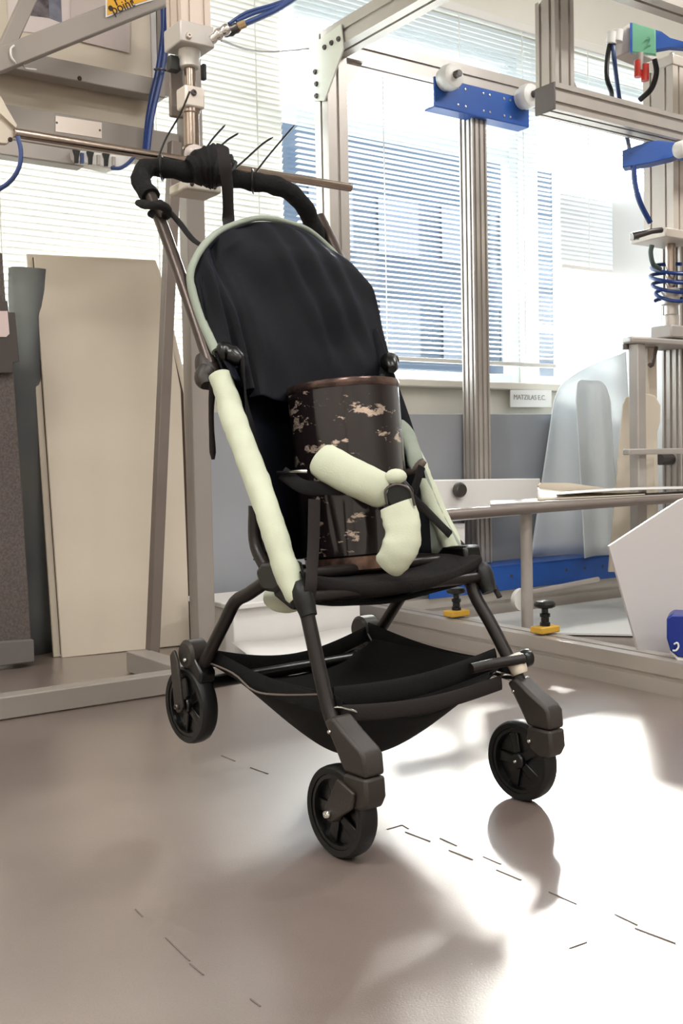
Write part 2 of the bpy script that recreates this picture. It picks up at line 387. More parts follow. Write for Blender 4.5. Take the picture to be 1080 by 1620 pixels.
# ================================================================== STROLLER
SA = V((math.cos(math.radians(38.8)), math.sin(math.radians(38.8)), 0))   # across, towards its far side
SB = V((-SA.y, SA.x, 0))                                                    # towards its rear
SO = V((.0043, 1.461, 0)); TR = .373                                        # near front wheel contact, track
def S(p, t, z): return SO + SA * p + SB * t + AZ * z
def SP(px, py, p): return pl(px, py, SO + SA * p, SA)
st = thing('stroller', 'black compact stroller with pale green padded side bars, strapped around a dark drum', 'stroller', S(TR / 2, .2, 0))
def stp(nm, mb_, m, parent=None, **k): return obj(nm, mb_, m, parent or st, **k)
def mirror(path, dx=0): return [q + SA * (TR + dx) for q in path]
# handle and upper tubes
LT = spl([SP(234, 300, .004), SP(256, 355, .002), SP(290, 450, 0), SP(333, 578, 0)], 14)
RT = mirror(LT)
stp('upper_tube', MB().tube(LT, .0105, 14), tubetop); stp('upper_tube', MB().tube(RT, .0105, 14), tubetop)
GR = spl([SP(238, 312, .003), SP(222, 284, .006), SP(232, 267, .03), SP(258, 266, .06), SP(320, 277, .125), SP(390, 286, .2), SP(440, 295, .255), SP(474, 318, .3), SP(492, 350, .335), SP(507, 395, .36)], 60)
stp('handle_grip', MB().tube(GR, [.0165 + .0012 * math.sin(i * 1.3) for i in range(60)], 18, wob=.12), foam)
# side joints
for sd in (0, 1):
    o = SA * (TR * sd)
    J = S(0, .338, .697)
    e = (LT[-1] - LT[-4]).normalized()
    b = MB().tube(spl([J - e * .03 + o, J + o, J + e * .025 + o], 8), [.014, .017, .019, .02, .02, .019, .017, .015], 16); stp('tube_sleeve', b, housing)
    b = MB().tube(spl([SP(330, 583, -.004) + o, SP(322, 598, -.014) + o, SP(326, 610, -.016) + o], 8), [.014, .016, .016, .016, .015, .014, .012, .009], 14); stp('fold_latch', b, housing)
    s_ = 1 if sd == 0 else -1
    cl = [SP(345, 560, .004), SP(362, 558, .018), SP(382, 572, .028)]
    if sd: cl = [q + SA * (TR - 2 * (q - SO).dot(SA)) for q in cl]
    b = MB().tube(spl(cl, 10), [.012, .017, .018, .016, .014, .015, .015, .013, .012, .008], 12); stp('fabric_clip', b, blackpl)
# padded side bars
LPAD = spl([SP(349, 594, -.004), SP(368, 660, -.006), SP(396, 735, -.006), SP(422, 805, -.006), SP(447, 885, -.006), SP(463, 930, -.004), SP(472, 948, -.002)], 44)
lr = [.0178 + .0014 * min(1, i / 8) for i in range(36)] + [.019, .0195, .0195, .019, .0185, .0175, .016, .0135]
stp('side_bar_pad', MB().tube(LPAD, lr, 26, wob=.13), mint, label='pale green wrinkled side bar pad')
RPAD = spl([SP(624, 664, TR), SP(634, 684, TR), SP(655, 728, TR), SP(675, 774, TR), SP(703, 838, TR), SP(732, 892, TR), SP(742, 908, TR)], 44)
stp('side_bar_pad', MB().tube(RPAD, [.0175] * 38 + [.017, .016, .015, .014, .012, .009], 22, wob=.14), mint, label='pale green far side bar pad')
# front legs and hubs
LF = spl([S(0, .11, .375), SP(482, 955, 0), SP(505, 1060, 0), SP(524, 1135, 0), S(0, .014, .165)], 16)
RF = spl([S(TR - .012, .11, .375), SP(747, 932, TR - .018), SP(778, 990, TR - .012), SP(806, 1045, TR - .005), SP(825, 1085, TR), S(TR, .014, .165)], 16)
for L_ in (LF, RF): stp('front_leg', MB().tube(L_, .0108, 16), tubeblk)
for sd in (0, 1):
    o = SA * (TR * sd)
    b = MB().tube([q + o for q in spl([S(0, .11, .375), S(0, .1, .36), S(0, .093, .345), S(0, .086, .33)], 10)], [.012, .014, .016, .0165, .016, .0155, .015, .014, .013, .0125], 16); stp('leg_socket', b, blackrub)
    # rear leg: hub, bent tube
    rl = [q + o for q in spl([S(0, .165, .385), SP(418, 922, 0), SP(392, 940, 0), SP(372, 952, 0), SP(355, 985, 0), SP(330, 1035, 0), SP(318, 1062, 0)], 22)]
    stp('rear_leg', MB().tube(rl, .0105, 16), tubeblk)
    b = MB().prism([SP(402, 905, -.02) + o, SP(412, 890, -.02) + o, SP(445, 890, -.02) + o, SP(450, 925, -.02) + o, SP(432, 938, -.02) + o, SP(412, 935, -.02) + o], SA * .04); stp('rear_hub', b, blackpl, bevel=.006)
    b = MB().tube([q + o for q in spl([SP(404, 800, .006), SP(405, 860, .004), SP(425, 905, 0)], 10)], .011, 14); stp('lower_back_tube', b, tubeblk)
    b = MB().bar(S(0, .15, .372) + o, S(0, .1, .352) + o, .03, .035, SA); stp('side_link', b, blackrub, bevel=.006)
# cross tubes
stp('front_cross_tube', MB().tube([S(0, .1, .355), S(TR, .1, .355)], .009, 12), tubeblk)
stp('rear_cross_tube', MB().tube([S(0, .17, .38), S(TR, .17, .38)], .009, 12), tubeblk)
stp('rear_axle_tube', MB().tube([S(.01, .375, .19), S(TR - .01, .375, .19)], .0115, 14), blackpl)
# wheels: local axis SA
RW = .0645
def wheel(C, name):
    t = obj(name, MB().lathe([(RW - .012, -.0135), (RW - .004, -.0145), (RW - .001, -.011), (RW, -.005), (RW, .005), (RW - .001, .011), (RW - .004, .0145), (RW - .012, .0135), (RW - .012, -.0135)], C, SA, 48), blackrub, st)
    b = MB().lathe([(RW - .0125, -.012), (RW - .0125, .012), (RW - .018, .012), (RW - .02, .004), (RW - .02, -.004), (RW - .018, -.012), (RW - .0125, -.012)], C, SA, 40)
    obj('rim', b, blackpl, t)
    for k in range(5):
        a = 2 * math.pi * k / 5 + .3; d = AZ * math.cos(a) + SB * math.sin(a); e = SA.cross(d)
        obj('spoke', MB().add([C + d * .012 + e * .007 + SA * .008, C + d * .012 - e * .007 + SA * .008, C + d * .012 - e * .007 - SA * .008, C + d * .012 + e * .007 - SA * .008,
             C + d * .047 + e * .0095 + SA * .006, C + d * .047 - e * .0095 + SA * .006, C + d * .047 - e * .0095 - SA * .006, C + d * .047 + e * .0095 - SA * .006],
             [(3, 2, 1, 0), (4, 5, 6, 7), (0, 1, 5, 4), (1, 2, 6, 5), (2, 3, 7, 6), (3, 0, 4, 7)]), blackpl, t, bevel=.0015)
    obj('hub', MB().lathe([(0, -.015), (.011, -.0145), (.013, -.012), (.013, .012), (.011, .0145), (0, .015)], C, SA, 20), blackpl, t)
    obj('web', MB().lathe([(0, -.002), (.046, -.002), (.046, .002), (0, .002)], C, SA, 30), blackpl, t)
    return t
def bolt(C, ax, r, parent, m=chrome):
    return obj('bolt', MB().lathe([(0, 0), (r, 0), (r, r * .5), (r * .75, r * .9), (r * .35, r * .9), (r * .35, r * .55), (0, r * .55)], C, ax, 14), m, parent)
for sd in (0, 1):
    o = SA * (TR * sd)
    C = S(.0, .02, RW) + o
    wheel(C, 'front_wheel')
    # castor housing: upper socket, lower swivel, arm to the axle
    up = [(.036, .19), (.018, .2), (-.01, .182), (-.043, .164), (-.05, .156), (-.053, .127), (-.006, .127), (.008, .15)]
    h = stp('castor_socket', MB().prism([S(-.017, t, z) + o for t, z in up], SA * .036), housing, bevel=.005)
    bolt(S(-.018, .02, .178) + o, -SA, .003, h)
    lo = [(-.053, .1262), (-.006, .1262), (-.002, .106), (-.01, .089), (-.03, .08), (-.047, .082), (-.0555, .098)]
    h = stp('castor_swivel', MB().prism([S(-.017, t, z) + o for t, z in lo], SA * .036), housing, bevel=.0045)
    bolt(S(-.0175, -.012, .104) + o, -SA, .0034, h)
    if sd == 0:
        ar = [(-.035, .105), (.0, .118), (.028, .074), (.03, .062), (.024, .054), (.012, .055), (-.03, .082)]
        h = stp('wheel_arm', MB().prism([S(-.0235, t, z) for t, z in ar], SA * .006), housing, bevel=.002)
        bolt(S(-.024, .02, RW) , -SA, .0062, h)
    else:
        ar = [(-.035, .105), (.0, .118), (.028, .074), (.03, .062), (.024, .054), (.012, .055), (-.03, .082)]
        h = stp('wheel_arm', MB().prism([S(.0175, t, z) + o for t, z in ar], SA * .006), housing, bevel=.002)
        bolt(S(-.0155, .02, RW) + o, -SA, .003, h)
    # rear wheel, bracket
    C = S(-.004, .413, .1495) + o
    w = wheel(C, 'rear_wheel')
    sg = -1 if sd == 0 else 1
    arp = [(.437, .232), (.424, .243), (.412, .225), (.4, .15), (.406, .14), (.418, .138), (.426, .145)]
    h = stp('rear_bracket', MB().prism([S(-.004 + sg * .0195, t, z) + o for t, z in arp], SA * (.006 * sg)), housing, bevel=.002)
    bolt(S(-.004 + sg * .0265, .413, .1495) + o, SA * sg, .0052, h, dk_steel)
    h = stp('rear_joint', MB().lathe([(0, -.019), (.02, -.019), (.025, -.014), (.025, .014), (.02, .019), (0, .019)], S(0, .405, .235) + o, SA, 24), housing)
    bolt(S(-.02, .4, .228) + o, -SA, .0036, h); bolt(S(-.022, .425, .215) + o, -SA, .0036, h)
    stp('rear_link', MB().bar(S(0, .4, .23) + o, S(0, .37, .19) + o, .03, .022, SA), blackpl, bevel=.005)
    stp('rear_fender', MB().prism([S(-.016, t, z) + o for t, z in ((.41, .232), (.385, .236), (.36, .21), (.365, .19), (.385, .2), (.405, .215))], SA * .03), blackpl, bevel=.004)
# seat
def seat_z(u, w):      # u across 0..1, w front..back 0..1
    return .392 - .03 * math.sin(math.pi * u) * (1 - .3 * w) - .004 * math.sin(u * 9)
rows = []
NU, NW = 25, 17
for j in range(NW):
    w = j / (NW - 1); row = []
    for i in range(NU):
        u = i / (NU - 1); t = .105 - .012 * math.sin(math.pi * u) + w * (.25 - .01)
        row.append(S(TR * (.5 + (u - .5) * (1 - .42 * w)), t, seat_z(u, w)))
    rows.append(row)
lip = [[S(TR * i / (NU - 1), .105 - .012 * math.sin(math.pi * i / (NU - 1)) + dt, seat_z(i / (NU - 1), 0) - dz) for i in range(NU)] for dt, dz in ((.03, .024), (.01, .022), (-.003, .017), (-.005, .009), (-.003, .002))]
stp('seat', MB().grid(lip + rows[0:]), seatfab, solid=.004, sub=1)
stp('seat_underside', MB().grid(loft([[S(.02, .12, .345), S(.1, .12, .335), S(.19, .12, .33), S(.28, .12, .338), S(TR - .02, .12, .345)], [S(.05, .2, .35), S(.1, .2, .33), S(.19, .2, .325), S(.28, .2, .335), S(TR - .05, .2, .35)], [S(.1, .33, .36), S(.14, .33, .345), S(.19, .33, .34), S(.24, .33, .345), S(TR - .1, .33, .36)]], 14, 10)), blackfab, solid=.006)
# backrest, canopy
def fold(rows, amp, fn):
    out = []
    for j, r in enumerate(rows):
        q_ = []
        for i, q in enumerate(r):
            u = i / (len(r) - 1); w = j / (len(rows) - 1)
            q_.append(q + (-SB * .9 + AZ * .3) * (amp * fn(u, w)) * min(1, 12 * u) * min(1, 8 * (1 - u)))
        out.append(q_)
    return out
def brow(z, *pt): return [S(p, t, z) for p, t in pt] + [S(TR - p, t, z) for p, t in reversed(pt[:-1])]
bk = loft([brow(.385, (.004, .19), (.05, .25), (.095, .31), (.186, .335)), brow(.47, (.006, .215), (.05, .268), (.1, .325), (.186, .345)),
    brow(.58, (.008, .245), (.05, .29), (.1, .342), (.186, .36)), brow(.69, (.004, .30), (.035, .335), (.09, .372), (.186, .39)), brow(.79, (.002, .355), (.02, .39), (.07, .42), (.186, .435))], 44, 40)
bk = fold(bk, .006, lambda u, w: math.sin(u * 21 + 3 * w) * .7 + noise.noise(V((u * 9, w * 3, 1))))
stp('backrest', MB().grid(bk), navy, solid=.004)
ARCH = [SP(341, 556, .004), SP(318, 505, .002), SP(303, 455, 0), SP(303, 425, .004), SP(321, 390, .03), SP(352, 363, .085), SP(397, 347, .16), SP(428, 346, .2), SP(462, 354, .25), SP(490, 366, .295), SP(518, 390, .335), SP(532, 404, .35)]
ap = spl(ARCH, 70)
stp('backrest_rim', MB().tube(ap, [.0072 - .0022 * min(1, i / 40) for i in range(70)], 14, flat=(SB, 1.3), wob=.08), mint2, label='pale green curved backrest rim')
rim_in = [q + (-SB * .006 - AZ * .006) for q in ap]
r0 = spl([rim_in[i] for i in range(4, 70, 3)], 9)
can = loft([
    r0,
    [SP(306, 436, .004), SP(324, 396, .033), SP(352, 370, .08), SP(388, 358, .14), SP(436, 356, .205), SP(482, 370, .265), SP(520, 394, .325), SP(548, 418, .362), SP(566, 434, .375)],
    [SP(310, 452, .005), SP(330, 412, .033), SP(366, 384, .085), SP(398, 381, .135), SP(446, 386, .2), SP(496, 394, .265), SP(536, 405, .335), SP(562, 428, .37), SP(580, 446, .385)],
    [SP(316, 480, .006), SP(338, 442, .03), SP(366, 406, .08), SP(408, 404, .135), SP(455, 408, .2), SP(505, 414, .265), SP(550, 426, .335), SP(578, 446, .378), SP(591, 459, .392)],
    [SP(324, 512, .006), SP(346, 480, .03), SP(374, 462, .07), SP(412, 460, .13), SP(460, 468, .195), SP(510, 472, .26), SP(558, 476, .33), SP(588, 484, .38), SP(600, 494, .392)],
    [SP(336, 540, .006), SP(352, 524, .025), SP(378, 516, .06), SP(416, 520, .12), SP(470, 530, .19), SP(520, 534, .26), SP(565, 530, .325), SP(594, 526, .37), SP(606, 524, .388)],
    [SP(350, 566, .004), SP(362, 564, .02), SP(384, 570, .05), SP(424, 580, .11), SP(474, 588, .18), SP(524, 592, .25), SP(572, 586, .315), SP(600, 574, .36), SP(616, 562, .38)],
    [SP(372, 600, .002), SP(380, 606, .02), SP(396, 618, .05), SP(434, 632, .11), SP(480, 640, .18), SP(530, 645, .25), SP(580, 640, .315), SP(610, 626, .36), SP(627, 606, .378)],
], 60, 64)
def canfold(u, w):
    g = math.exp(-((u - .13) / .09) ** 2) * (math.sin(u * 62 + w * 5) + .5 * math.sin(u * 110 - w * 3)) * (.5 + .8 * w)
    pl_ = -1.5 * math.exp(-((u - .185) / .02) ** 2) * min(1, 3 * w)
    x = u - .52 - .34 * w
    c = (math.exp(-((x) / .05) ** 2) + .9 * math.exp(-((x - .12) / .04) ** 2) + .7 * math.exp(-((x + .13) / .04) ** 2)) * math.sin(math.pi * min(1, w * 1.1)) * 1.1
    return (g * .9 + pl_ + c + .9 * noise.noise(V((u * 5, w * 4, 3)))) * min(1, w * 5)
stp('canopy', MB().grid(fold(can, .011, canfold)), navy, solid=.003, sub=1)
# side wings: black near, green-lined far
wing = loft([[SP(385, 565, .012), SP(392, 700, .01), SP(400, 800, .008), SP(428, 888, .004)], [S(.06, .35, .70), S(.075, .31, .58), S(.07, .285, .47), S(.05, .25, .385)]], 14, 6)
stp('side_wing', MB().grid(wing), blackfab, solid=.003)
wing = loft([[SP(640, 650, TR - .008), SP(668, 730, TR - .006), SP(700, 810, TR - .004), SP(742, 884, TR - .002)], [S(TR - .035, .32, .62), S(TR - .03, .305, .54), S(TR - .028, .29, .46), S(TR - .03, .27, .385)]], 14, 6)
stp('side_wing', MB().grid(wing), mint2, solid=.003, label='pale green far side wing')
# straps
def strap(nm, path, w, m, flatv, th=.0016, parent=None, n=20, wob=0):
    p = spl(path, n); return stp(nm, MB().tube(p, w / 2, 12, flat=(flatv, th * 2 / w), wob=wob), m, parent)
strap('seat_strap', [P(497, 790, 1.565), P(496, 850, 1.557), P(494, 890, 1.545), P(492, 925, 1.53), P(490, 945, 1.535)], .022, webbing, SB)
strap('handle_strap', [SP(352, 231, .09), SP(356, 262, .085), SP(360, 300, .1), SP(361, 345, .12), SP(362, 370, .11)], .026, webbing, SB, .003)
strap('handle_strap', [SP(252, 318, .016), SP(280, 348, .022), SP(304, 378, .03), SP(322, 390, .035)], .014, strapblk, -SB + AZ, .003)
kn = stp('strap_knot', MB().tube(spl([SP(222, 322, -.012), SP(238, 325, -.016), SP(256, 326, -.01), SP(266, 336, .006), SP(254, 344, .012), SP(240, 338, -.01)], 26), .0095, 12, flat=(AZ, .75), wob=.3), strapblk)
stp('strap_tail', MB().tube(spl([SP(336, 608, -.014), SP(334, 660, -.014), SP(337, 727, -.014)], 12), [.006, .006, .006, .0055, .005, .005, .005, .005, .0055, .006, .006, .003], 8, flat=(SB, .35)), webbing)
DC = S(.212, .228, .37)                       # drum foot
# harness around the drum
dF = 1.648
stp('waist_pad', MB().tube(spl([P(506, 724, dF + .01), P(520, 734, dF), P(550, 750, dF - .006), P(585, 768, dF - .004), P(606, 779, dF + .004), P(614, 784, dF + .008)], 22), [.024, .0272, .0282, .0285] + [.0288] * 13 + [.029, .0285, .027, .0245, .02], 22, flat=((0, 1, 0), .6), wob=.05), mint, label='pale green waist strap pad')
stp('crotch_pad', MB().tube(spl([P(627, 798, dF - .014), P(633, 815, dF - .018), P(637, 842, dF - .024), P(632, 866, dF - .026), P(621, 886, dF - .022), P(610, 898, dF - .014)], 22), [.0265, .0275, .0275] + [.0272] * 12 + [.0268, .026, .0258, .0252, .0245, .023, .019], 22, flat=((0, 1, 0), .42), wob=.12), mint, label='pale green crotch strap pad')
stp('shoulder_pad', MB().tube(spl([SP(632, 668, TR - .03), SP(645, 695, TR - .035), SP(655, 722, TR - .045), SP(655, 745, TR - .055)], 16), [.012, .016, .018, .0185, .019, .019, .019, .019, .019, .019, .019, .019, .018, .0165, .014, .008], 18, flat=(SB, .6), wob=.12), mint2, label='pale green far shoulder pad')
stp('shoulder_pad_end', MB().tube(spl([SP(640, 748, TR - .06), SP(655, 742, TR - .055), SP(672, 728, TR - .045)], 8), [.004, .006, .007, .007, .007, .007, .0075, .005], 10), greytube)
stp('buckle', MB().prism([P(612, 762, dF - .01), P(640, 758, dF - .012), P(655, 775, dF - .012), P(650, 802, dF - .014), P(616, 802, dF - .014), P(606, 785, dF - .01)], V((0, .018, 0))), blackpl, bevel=.004)
stp('buckle_cap', MB().ball(P(626, 754, dF - .008), .017, 18, (1, .6, .72)), mint)
stp('buckle_loop', MB().tube(spl([P(612, 797, dF - .02), P(610, 775, dF - .02), P(628, 766, dF - .022), P(648, 775, dF - .024), P(656, 800, dF - .024)], 18), .0022, 8), dk_steel)
strap('waist_strap', [P(446, 748, 1.69), P(480, 770, 1.662), P(515, 772, 1.652), P(540, 770, 1.648)], .022, strapblk, (0, 1, 0))
strap('waist_strap', [P(438, 748, 1.69), P(450, 748, 1.68), P(470, 746, 1.668), P(486, 746, 1.662)], .006, chrome, (0, 1, 0))
strap('shoulder_strap', [SP(650, 790, TR - .075), SP(660, 760, TR - .065), SP(667, 738, TR - .055)], .017, strapblk, SB)
strap('side_strap', [P(640, 778, dF - .004), P(672, 806, dF + .03), SP(708, 842, TR - .015), SP(736, 868, TR + .004), SP(752, 884, TR + .004)], .015, strapblk, SB)
strap('side_strap_tail', [SP(750, 880, TR + .012), SP(765, 902, TR + .014), SP(780, 926, TR + .014), SP(790, 945, TR + .014)], .011, webbing, SB, .004)
strap('seat_tie', [SP(690, 868, TR - .01), SP(722, 880, TR), SP(750, 886, TR + .006)], .012, strapblk, SB)
stp('front_corner_cover', MB().tube(spl([SP(700, 902, TR - .03), SP(728, 900, TR - .01), SP(745, 912, TR), SP(752, 935, TR)], 12), [.01, .016, .02, .022, .022, .021, .02, .018, .017, .016, .014, .012], 14, wob=.2), blackfab)
stp('green_under_flap', MB().tube(spl([SP(420, 938, .03), SP(445, 948, .04), SP(480, 958, .07)], 12), [.006, .014, .018, .02, .021, .021, .02, .019, .017, .014, .01, .005], 16, flat=(SB, .5)), mint)
# basket
def bz(u, w):
    e = (math.sin(math.pi * u) ** .75) * (math.sin(math.pi * min(1, max(0, .12 + .8 * w))) ** .8)
    rim = .222 - .022 * math.sin(math.pi * u) * (1 - abs(2 * w - 1))
    return rim - .128 * e
bs = [[S(.012 + (TR - .024) * i / 30, .045 + .325 * j / 24, bz(i / 30, j / 24)) for i in range(31)] for j in range(25)]
stp('basket', MB().grid(bs), blackfab, solid=.003, sub=1)
def rimpath(p0, t0, p1, t1, z0, z1, sag, n=14): return [S(p0 + (p1 - p0) * i / (n - 1), t0 + (t1 - t0) * i / (n - 1), z0 + (z1 - z0) * i / (n - 1) - sag * math.sin(math.pi * i / (n - 1))) for i in range(n)]
strap('basket_rim', rimpath(.012, .385, .012, .03, .236, .205, .012), .028, blackfab, SA, .002)
strap('basket_rim', rimpath(TR - .012, .385, TR - .012, .03, .236, .21, .012), .03, blackfab, SA, .002)
strap('basket_rim', rimpath(.012, .385, TR - .012, .385, .23, .23, .03), .028, blackfab, SB, .002)
strap('basket_band', rimpath(.02, .06, TR - .015, .06, .212, .226, .012), .034, blackfab, SB, .003)
strap('basket_front_strap', rimpath(.012, .035, TR - .03, .035, .196, .192, .012), .024, webbing, SB, .002)
strap('basket_insert', [SP(528, 1041, TR - .02), SP(570, 1053, TR - .03), SP(614, 1068, TR - .04)], .016, webbing, SA, .002)
for c, e in ((SP(543, 1124, .02), 1), (SP(792, 1068, TR - .02), 1), (SP(806, 1072, TR - .012), 1)):
    d1 = (SA * .85 - AZ * .3).normalized() * .017; d2 = (SA * .2 - SB * .7 + AZ * .25).normalized() * .007
    stp('strap_ring', MB().tube(spl([c - d1 - d2, c + d1 - d2, c + d1 * 1.05 + d2, c - d1 + d2, c - d1 - d2], 24), .0016, 8), chrome)
k0 = RF[9]
b = MB().tube(spl([SP(811, 1036, TR - .004), SP(817, 1050, TR - .003), SP(823, 1066, TR - .002)], 8), [.0125, .015, .0155, .0155, .015, .0145, .014, .012], 16); stp('leg_collar', b, creamcap, label='cream collar on far front leg')
stp('collar_cap', MB().lathe([(0, 0), (.012, 0), (.015, .004), (.015, .014), (.01, .018), (0, .018)], SP(822, 1043, TR) + SA * .004 , SA, 18), blackpl)
stp('frame_stay', MB().tube(spl([SP(828, 1042, TR), SP(780, 1050, TR - .05), SP(745, 1058, TR - .09)], 8), .0085, 12), tubeblk)
stp('basket_wire', MB().tube(spl([SP(330, 1048, .004), SP(370, 1066, .006), SP(400, 1092, .008), SP(440, 1099, .01), SP(520, 1098, .012)], 20), .0016, 6), greytube)
# drum strapped in the seat
ax = (AZ + SB * math.tan(math.radians(5.5)) + SA * -.01).normalized()
dr = obj('test_drum', MB().lathe([(0, .024), (.088, .024), (.0905, .027), (.0915, .1), (.0925, .294), (.0, .294)], DC, ax, 72), MATS['drum'])
tag(dr, 'dark glossy scuffed drum strapped upright in the stroller seat', 'drum')
obj('base_ring', MB().lathe([(0, 0), (.083, 0), (.0875, .003), (.0875, .026), (0, .026)], DC, ax, 64), mat('drum_base', (128, 98, 82), .3, .4, .5, rgb2=(52, 38, 34), vscale=30), dr, label='worn copper-coloured base ring')
obj('rim', MB().lathe([(.086, .29), (.0925, .295), (.094, .299), (.0945, .303), (.0935, .307), (.089, .308), (.086, .304), (.086, .29)], DC, ax, 64), mat('drum_rim', (120, 98, 90), .2, .7, .5, rgb2=(66, 52, 50), vscale=18), dr, label='copper-tinted top rim')

# ================================================================== ALUMINIUM TEST FRAME (centre and right)
def PO(pts, p0, n): return [pl(x, y, p0, n) for x, y in pts]
def slab(nm, pts, p0, n, th, m, parent=None, **k):
    """outline measured on the plane (p0, n), given the thickness vector th"""
    return obj(nm, MB().prism(PO(pts, V(p0), V(n)), V(th)), m, parent, **k)
X0 = P(525, 250, 3.7); X0.z = 0
def F(s_, d, z): return X0 + AU * s_ + AV * d + AZ * z
fr = thing('profile_frame', 'silver aluminium profile frame with bolted corner plate, standing before the windows', 'machine frame', F(0, 0, 0))
ZB = 1.95
def prof(nm, A, B, e1=AU, sec=S1, parent=fr): return obj(nm, MB().sect(A, B, sec, e1), alu, parent, ang=30)
prof('post', F(0, 0, .08), F(0, 0, 1.99))
prof('back_beam', F(.04, 0, ZB), F(3.2, 0, ZB), AV)
prof('side_beam', F(0, -.04, ZB), F(0, -2.6, ZB), AU)
AR = (V((.53, -.848, 0))).normalized()
prof('side_rail', F(0, .03, .04), F(0, .03, .04) + AR * 2.7, V((AR.y, -AR.x, 0)))
prof('rear_rail', F(.06, -.2, .04), F(2.9, -.2, .04), AV)
prof('cross_beam', F(.04, -.871, ZB), F(2.6, -.871, ZB), AV)
prof('post', F(2.6, -.871, 0), F(2.6, -.871, ZB - .04)); prof('post', F(3.2, 0, 0), F(3.2, 0, ZB - .04))
E0 = P(863, 157, 3.26); EZ = E0.z; E0.z = 0
def E(s_, d, z): return E0 + AU * s_ + AV * d + AZ * z
prof('hanging_profile', E(.04, 0, EZ + .04), E(.04, 0, ZB - .04), AU, S2)
prof('hanging_profile', E(1.2, 0, EZ + .04), E(1.2, 0, ZB - .04), AU, S2)
prof('crosshead', E(0, 0, EZ), E(1.4, 0, EZ), AV, S2)
obj('end_cap', MB().box(E(-.003, 0, EZ), AV * .04, AZ * .04, AU * .003), mat('cap_grey', (108, 102, 100), .6), fr, bevel=.002)
obj('gusset', MB().prism([E(.08, -.003, EZ + .04), E(.145, -.003, EZ + .04), E(.08, -.003, EZ + .13)], AV * .006), alu_d, fr)
obj('gusset', MB().prism([F(.04, -.02, ZB - .04), F(.12, -.02, ZB - .04), F(.04, -.02, ZB - .15)], AV * .04), alu, fr)
pa = F(-.043, 0, 0)
plate = slab('corner_plate', [(489, 76), (541, 38), (545, 78), (515, 160), (496, 160)], pa, AU, -AU * .006, mat('plate_pale', (222, 224, 214), .45, .2), fr, bevel=.001)
for x, y in ((536, 62), (525, 68), (514, 75), (499, 114), (501, 133), (501, 152)):
    bolt(pl(x, y, pa - AU * .006, AU), -AU, .0085, plate, dk_steel)
plate = slab('corner_plate', [(541, 932), (592, 915), (600, 928), (567, 992), (543, 992)], pa, AU, -AU * .006, mat('plate_green_grey', (152, 168, 166), .4, .3), fr)
for x, y in ((549, 940), (550, 956)):
    bolt(pl(x, y, pa - AU * .006, AU), -AU, .0085, plate, chrome)
slab('shim', [(828, 1063), (852, 1067), (852, 1082), (828, 1078)], F(0, .03, 0) + V((AR.y, -AR.x, 0)) * -.0405, V((AR.y, -AR.x, 0)), V((AR.y, -AR.x, 0)) * .002, dk_steel, fr)
# trolley with its tall double profile
TS = .55
tp = thing('roller_post', 'tall ribbed aluminium profile hanging from a blue roller trolley', 'post', F(TS, -.04, .16))
prof('profile', F(TS, -.1, .17), F(TS, -.1, 1.83), AU, tslot(.07, .07, 3, .010), tp)
tb = obj('trolley_plate', MB().box(F(TS, -.155, 1.815), AU * .225, AV * .004, AZ * .05).box(F(TS, -.13, 1.765), AU * .225, AV * .028, AZ * .003), blue, tp, bevel=.001)
for q in (-.185, .185):
    C = F(TS + q, -.2, 1.858)
    w = obj('roller', MB().lathe([(.012, -.04), (.03, -.04), (.04, -.034), (.044, -.02), (.044, 0), (.038, .008), (.038, .02), (.012, .02)], C + AV * .018, AV, 32), whitep, tp)
    obj('roller_nut', MB().lathe([(0, -.055), (.011, -.055), (.013, -.05), (.013, -.02), (0, -.02)], C + AV * .01, AV, 8), dk_steel, w)
for q in (-.12, -.085, 0, .03, .1, .13):
    for z in (1.845, 1.785): obj('rivet', MB().lathe([(0, 0), (.005, 0), (.0045, .002), (0, .0025)], F(TS + q, -.159, z), -AV, 10), chrome, tb)
ct = thing('floor_trolley', 'long blue perforated trolley plate on the rear rail under the leaning sheets', 'trolley', F(TS, -.22, .08))
obj('trolley_plate', MB().box(F(TS + .3, -.246, .125), AU * .66, AV * .004, AZ * .045).box(F(TS + .3, -.17, .165), AU * .66, AV * .08, AZ * .003), blue, ct, bevel=.001)
for q in (-.1, .02, .3, .4, .5, .6, .7): obj('hole_plug', MB().lathe([(0, 0), (.006, 0), (.005, .002), (0, .002)], F(TS + q, -.25, .13), -AV, 10), dk_steel, ct)
# leaning sheets along the window wall
LWn = (AV + AZ * .0).normalized()
p0 = W(0, -.19, 0)
tag(slab('grey_board', [(322, 652), (560, 655), (900, 655), (876, 745), (838, 896), (828, 950), (560, 966), (330, 1000)], p0, AV, AV * .012, greyboard, bevel=.002), 'long matt grey board leaning below the window sill behind the tall profile', 'board')
def curved(nm, pts_b, zt_fn, m, label, cat, th=.004, zb=.0, skew=0):
    pb = spl(pts_b, 40); b = MB(); rows = []
    for j in range(14):
        r = []
        for i, q in enumerate(pb):
            u = i / 39; z = zb + (zt_fn(u) - zb) * j / 13; r.append(V((q.x, q.y, z)) + AV * .06 * z + AU * (skew * (1 - u) * j / 13))
        rows.append(r)
    b.grid(rows); o = obj(nm, b, m, solid=th); return tag(o, label, cat)
def wp(px, d): q = pl(px, 880, W(0, d, 0), AV); return V((q.x, q.y, 0))
curved('bent_sheet', [wp(842, -.27), wp(868, -.25), wp(905, -.28), wp(945, -.34), wp(985, -.4), wp(1010, -.4)], lambda u: .86 + .1 * u - .1 * (1 - u) ** 3, whitesheet, 'large white bent sheet standing right of the grey board, sunlit', 'sheet', zb=.172, skew=.17)
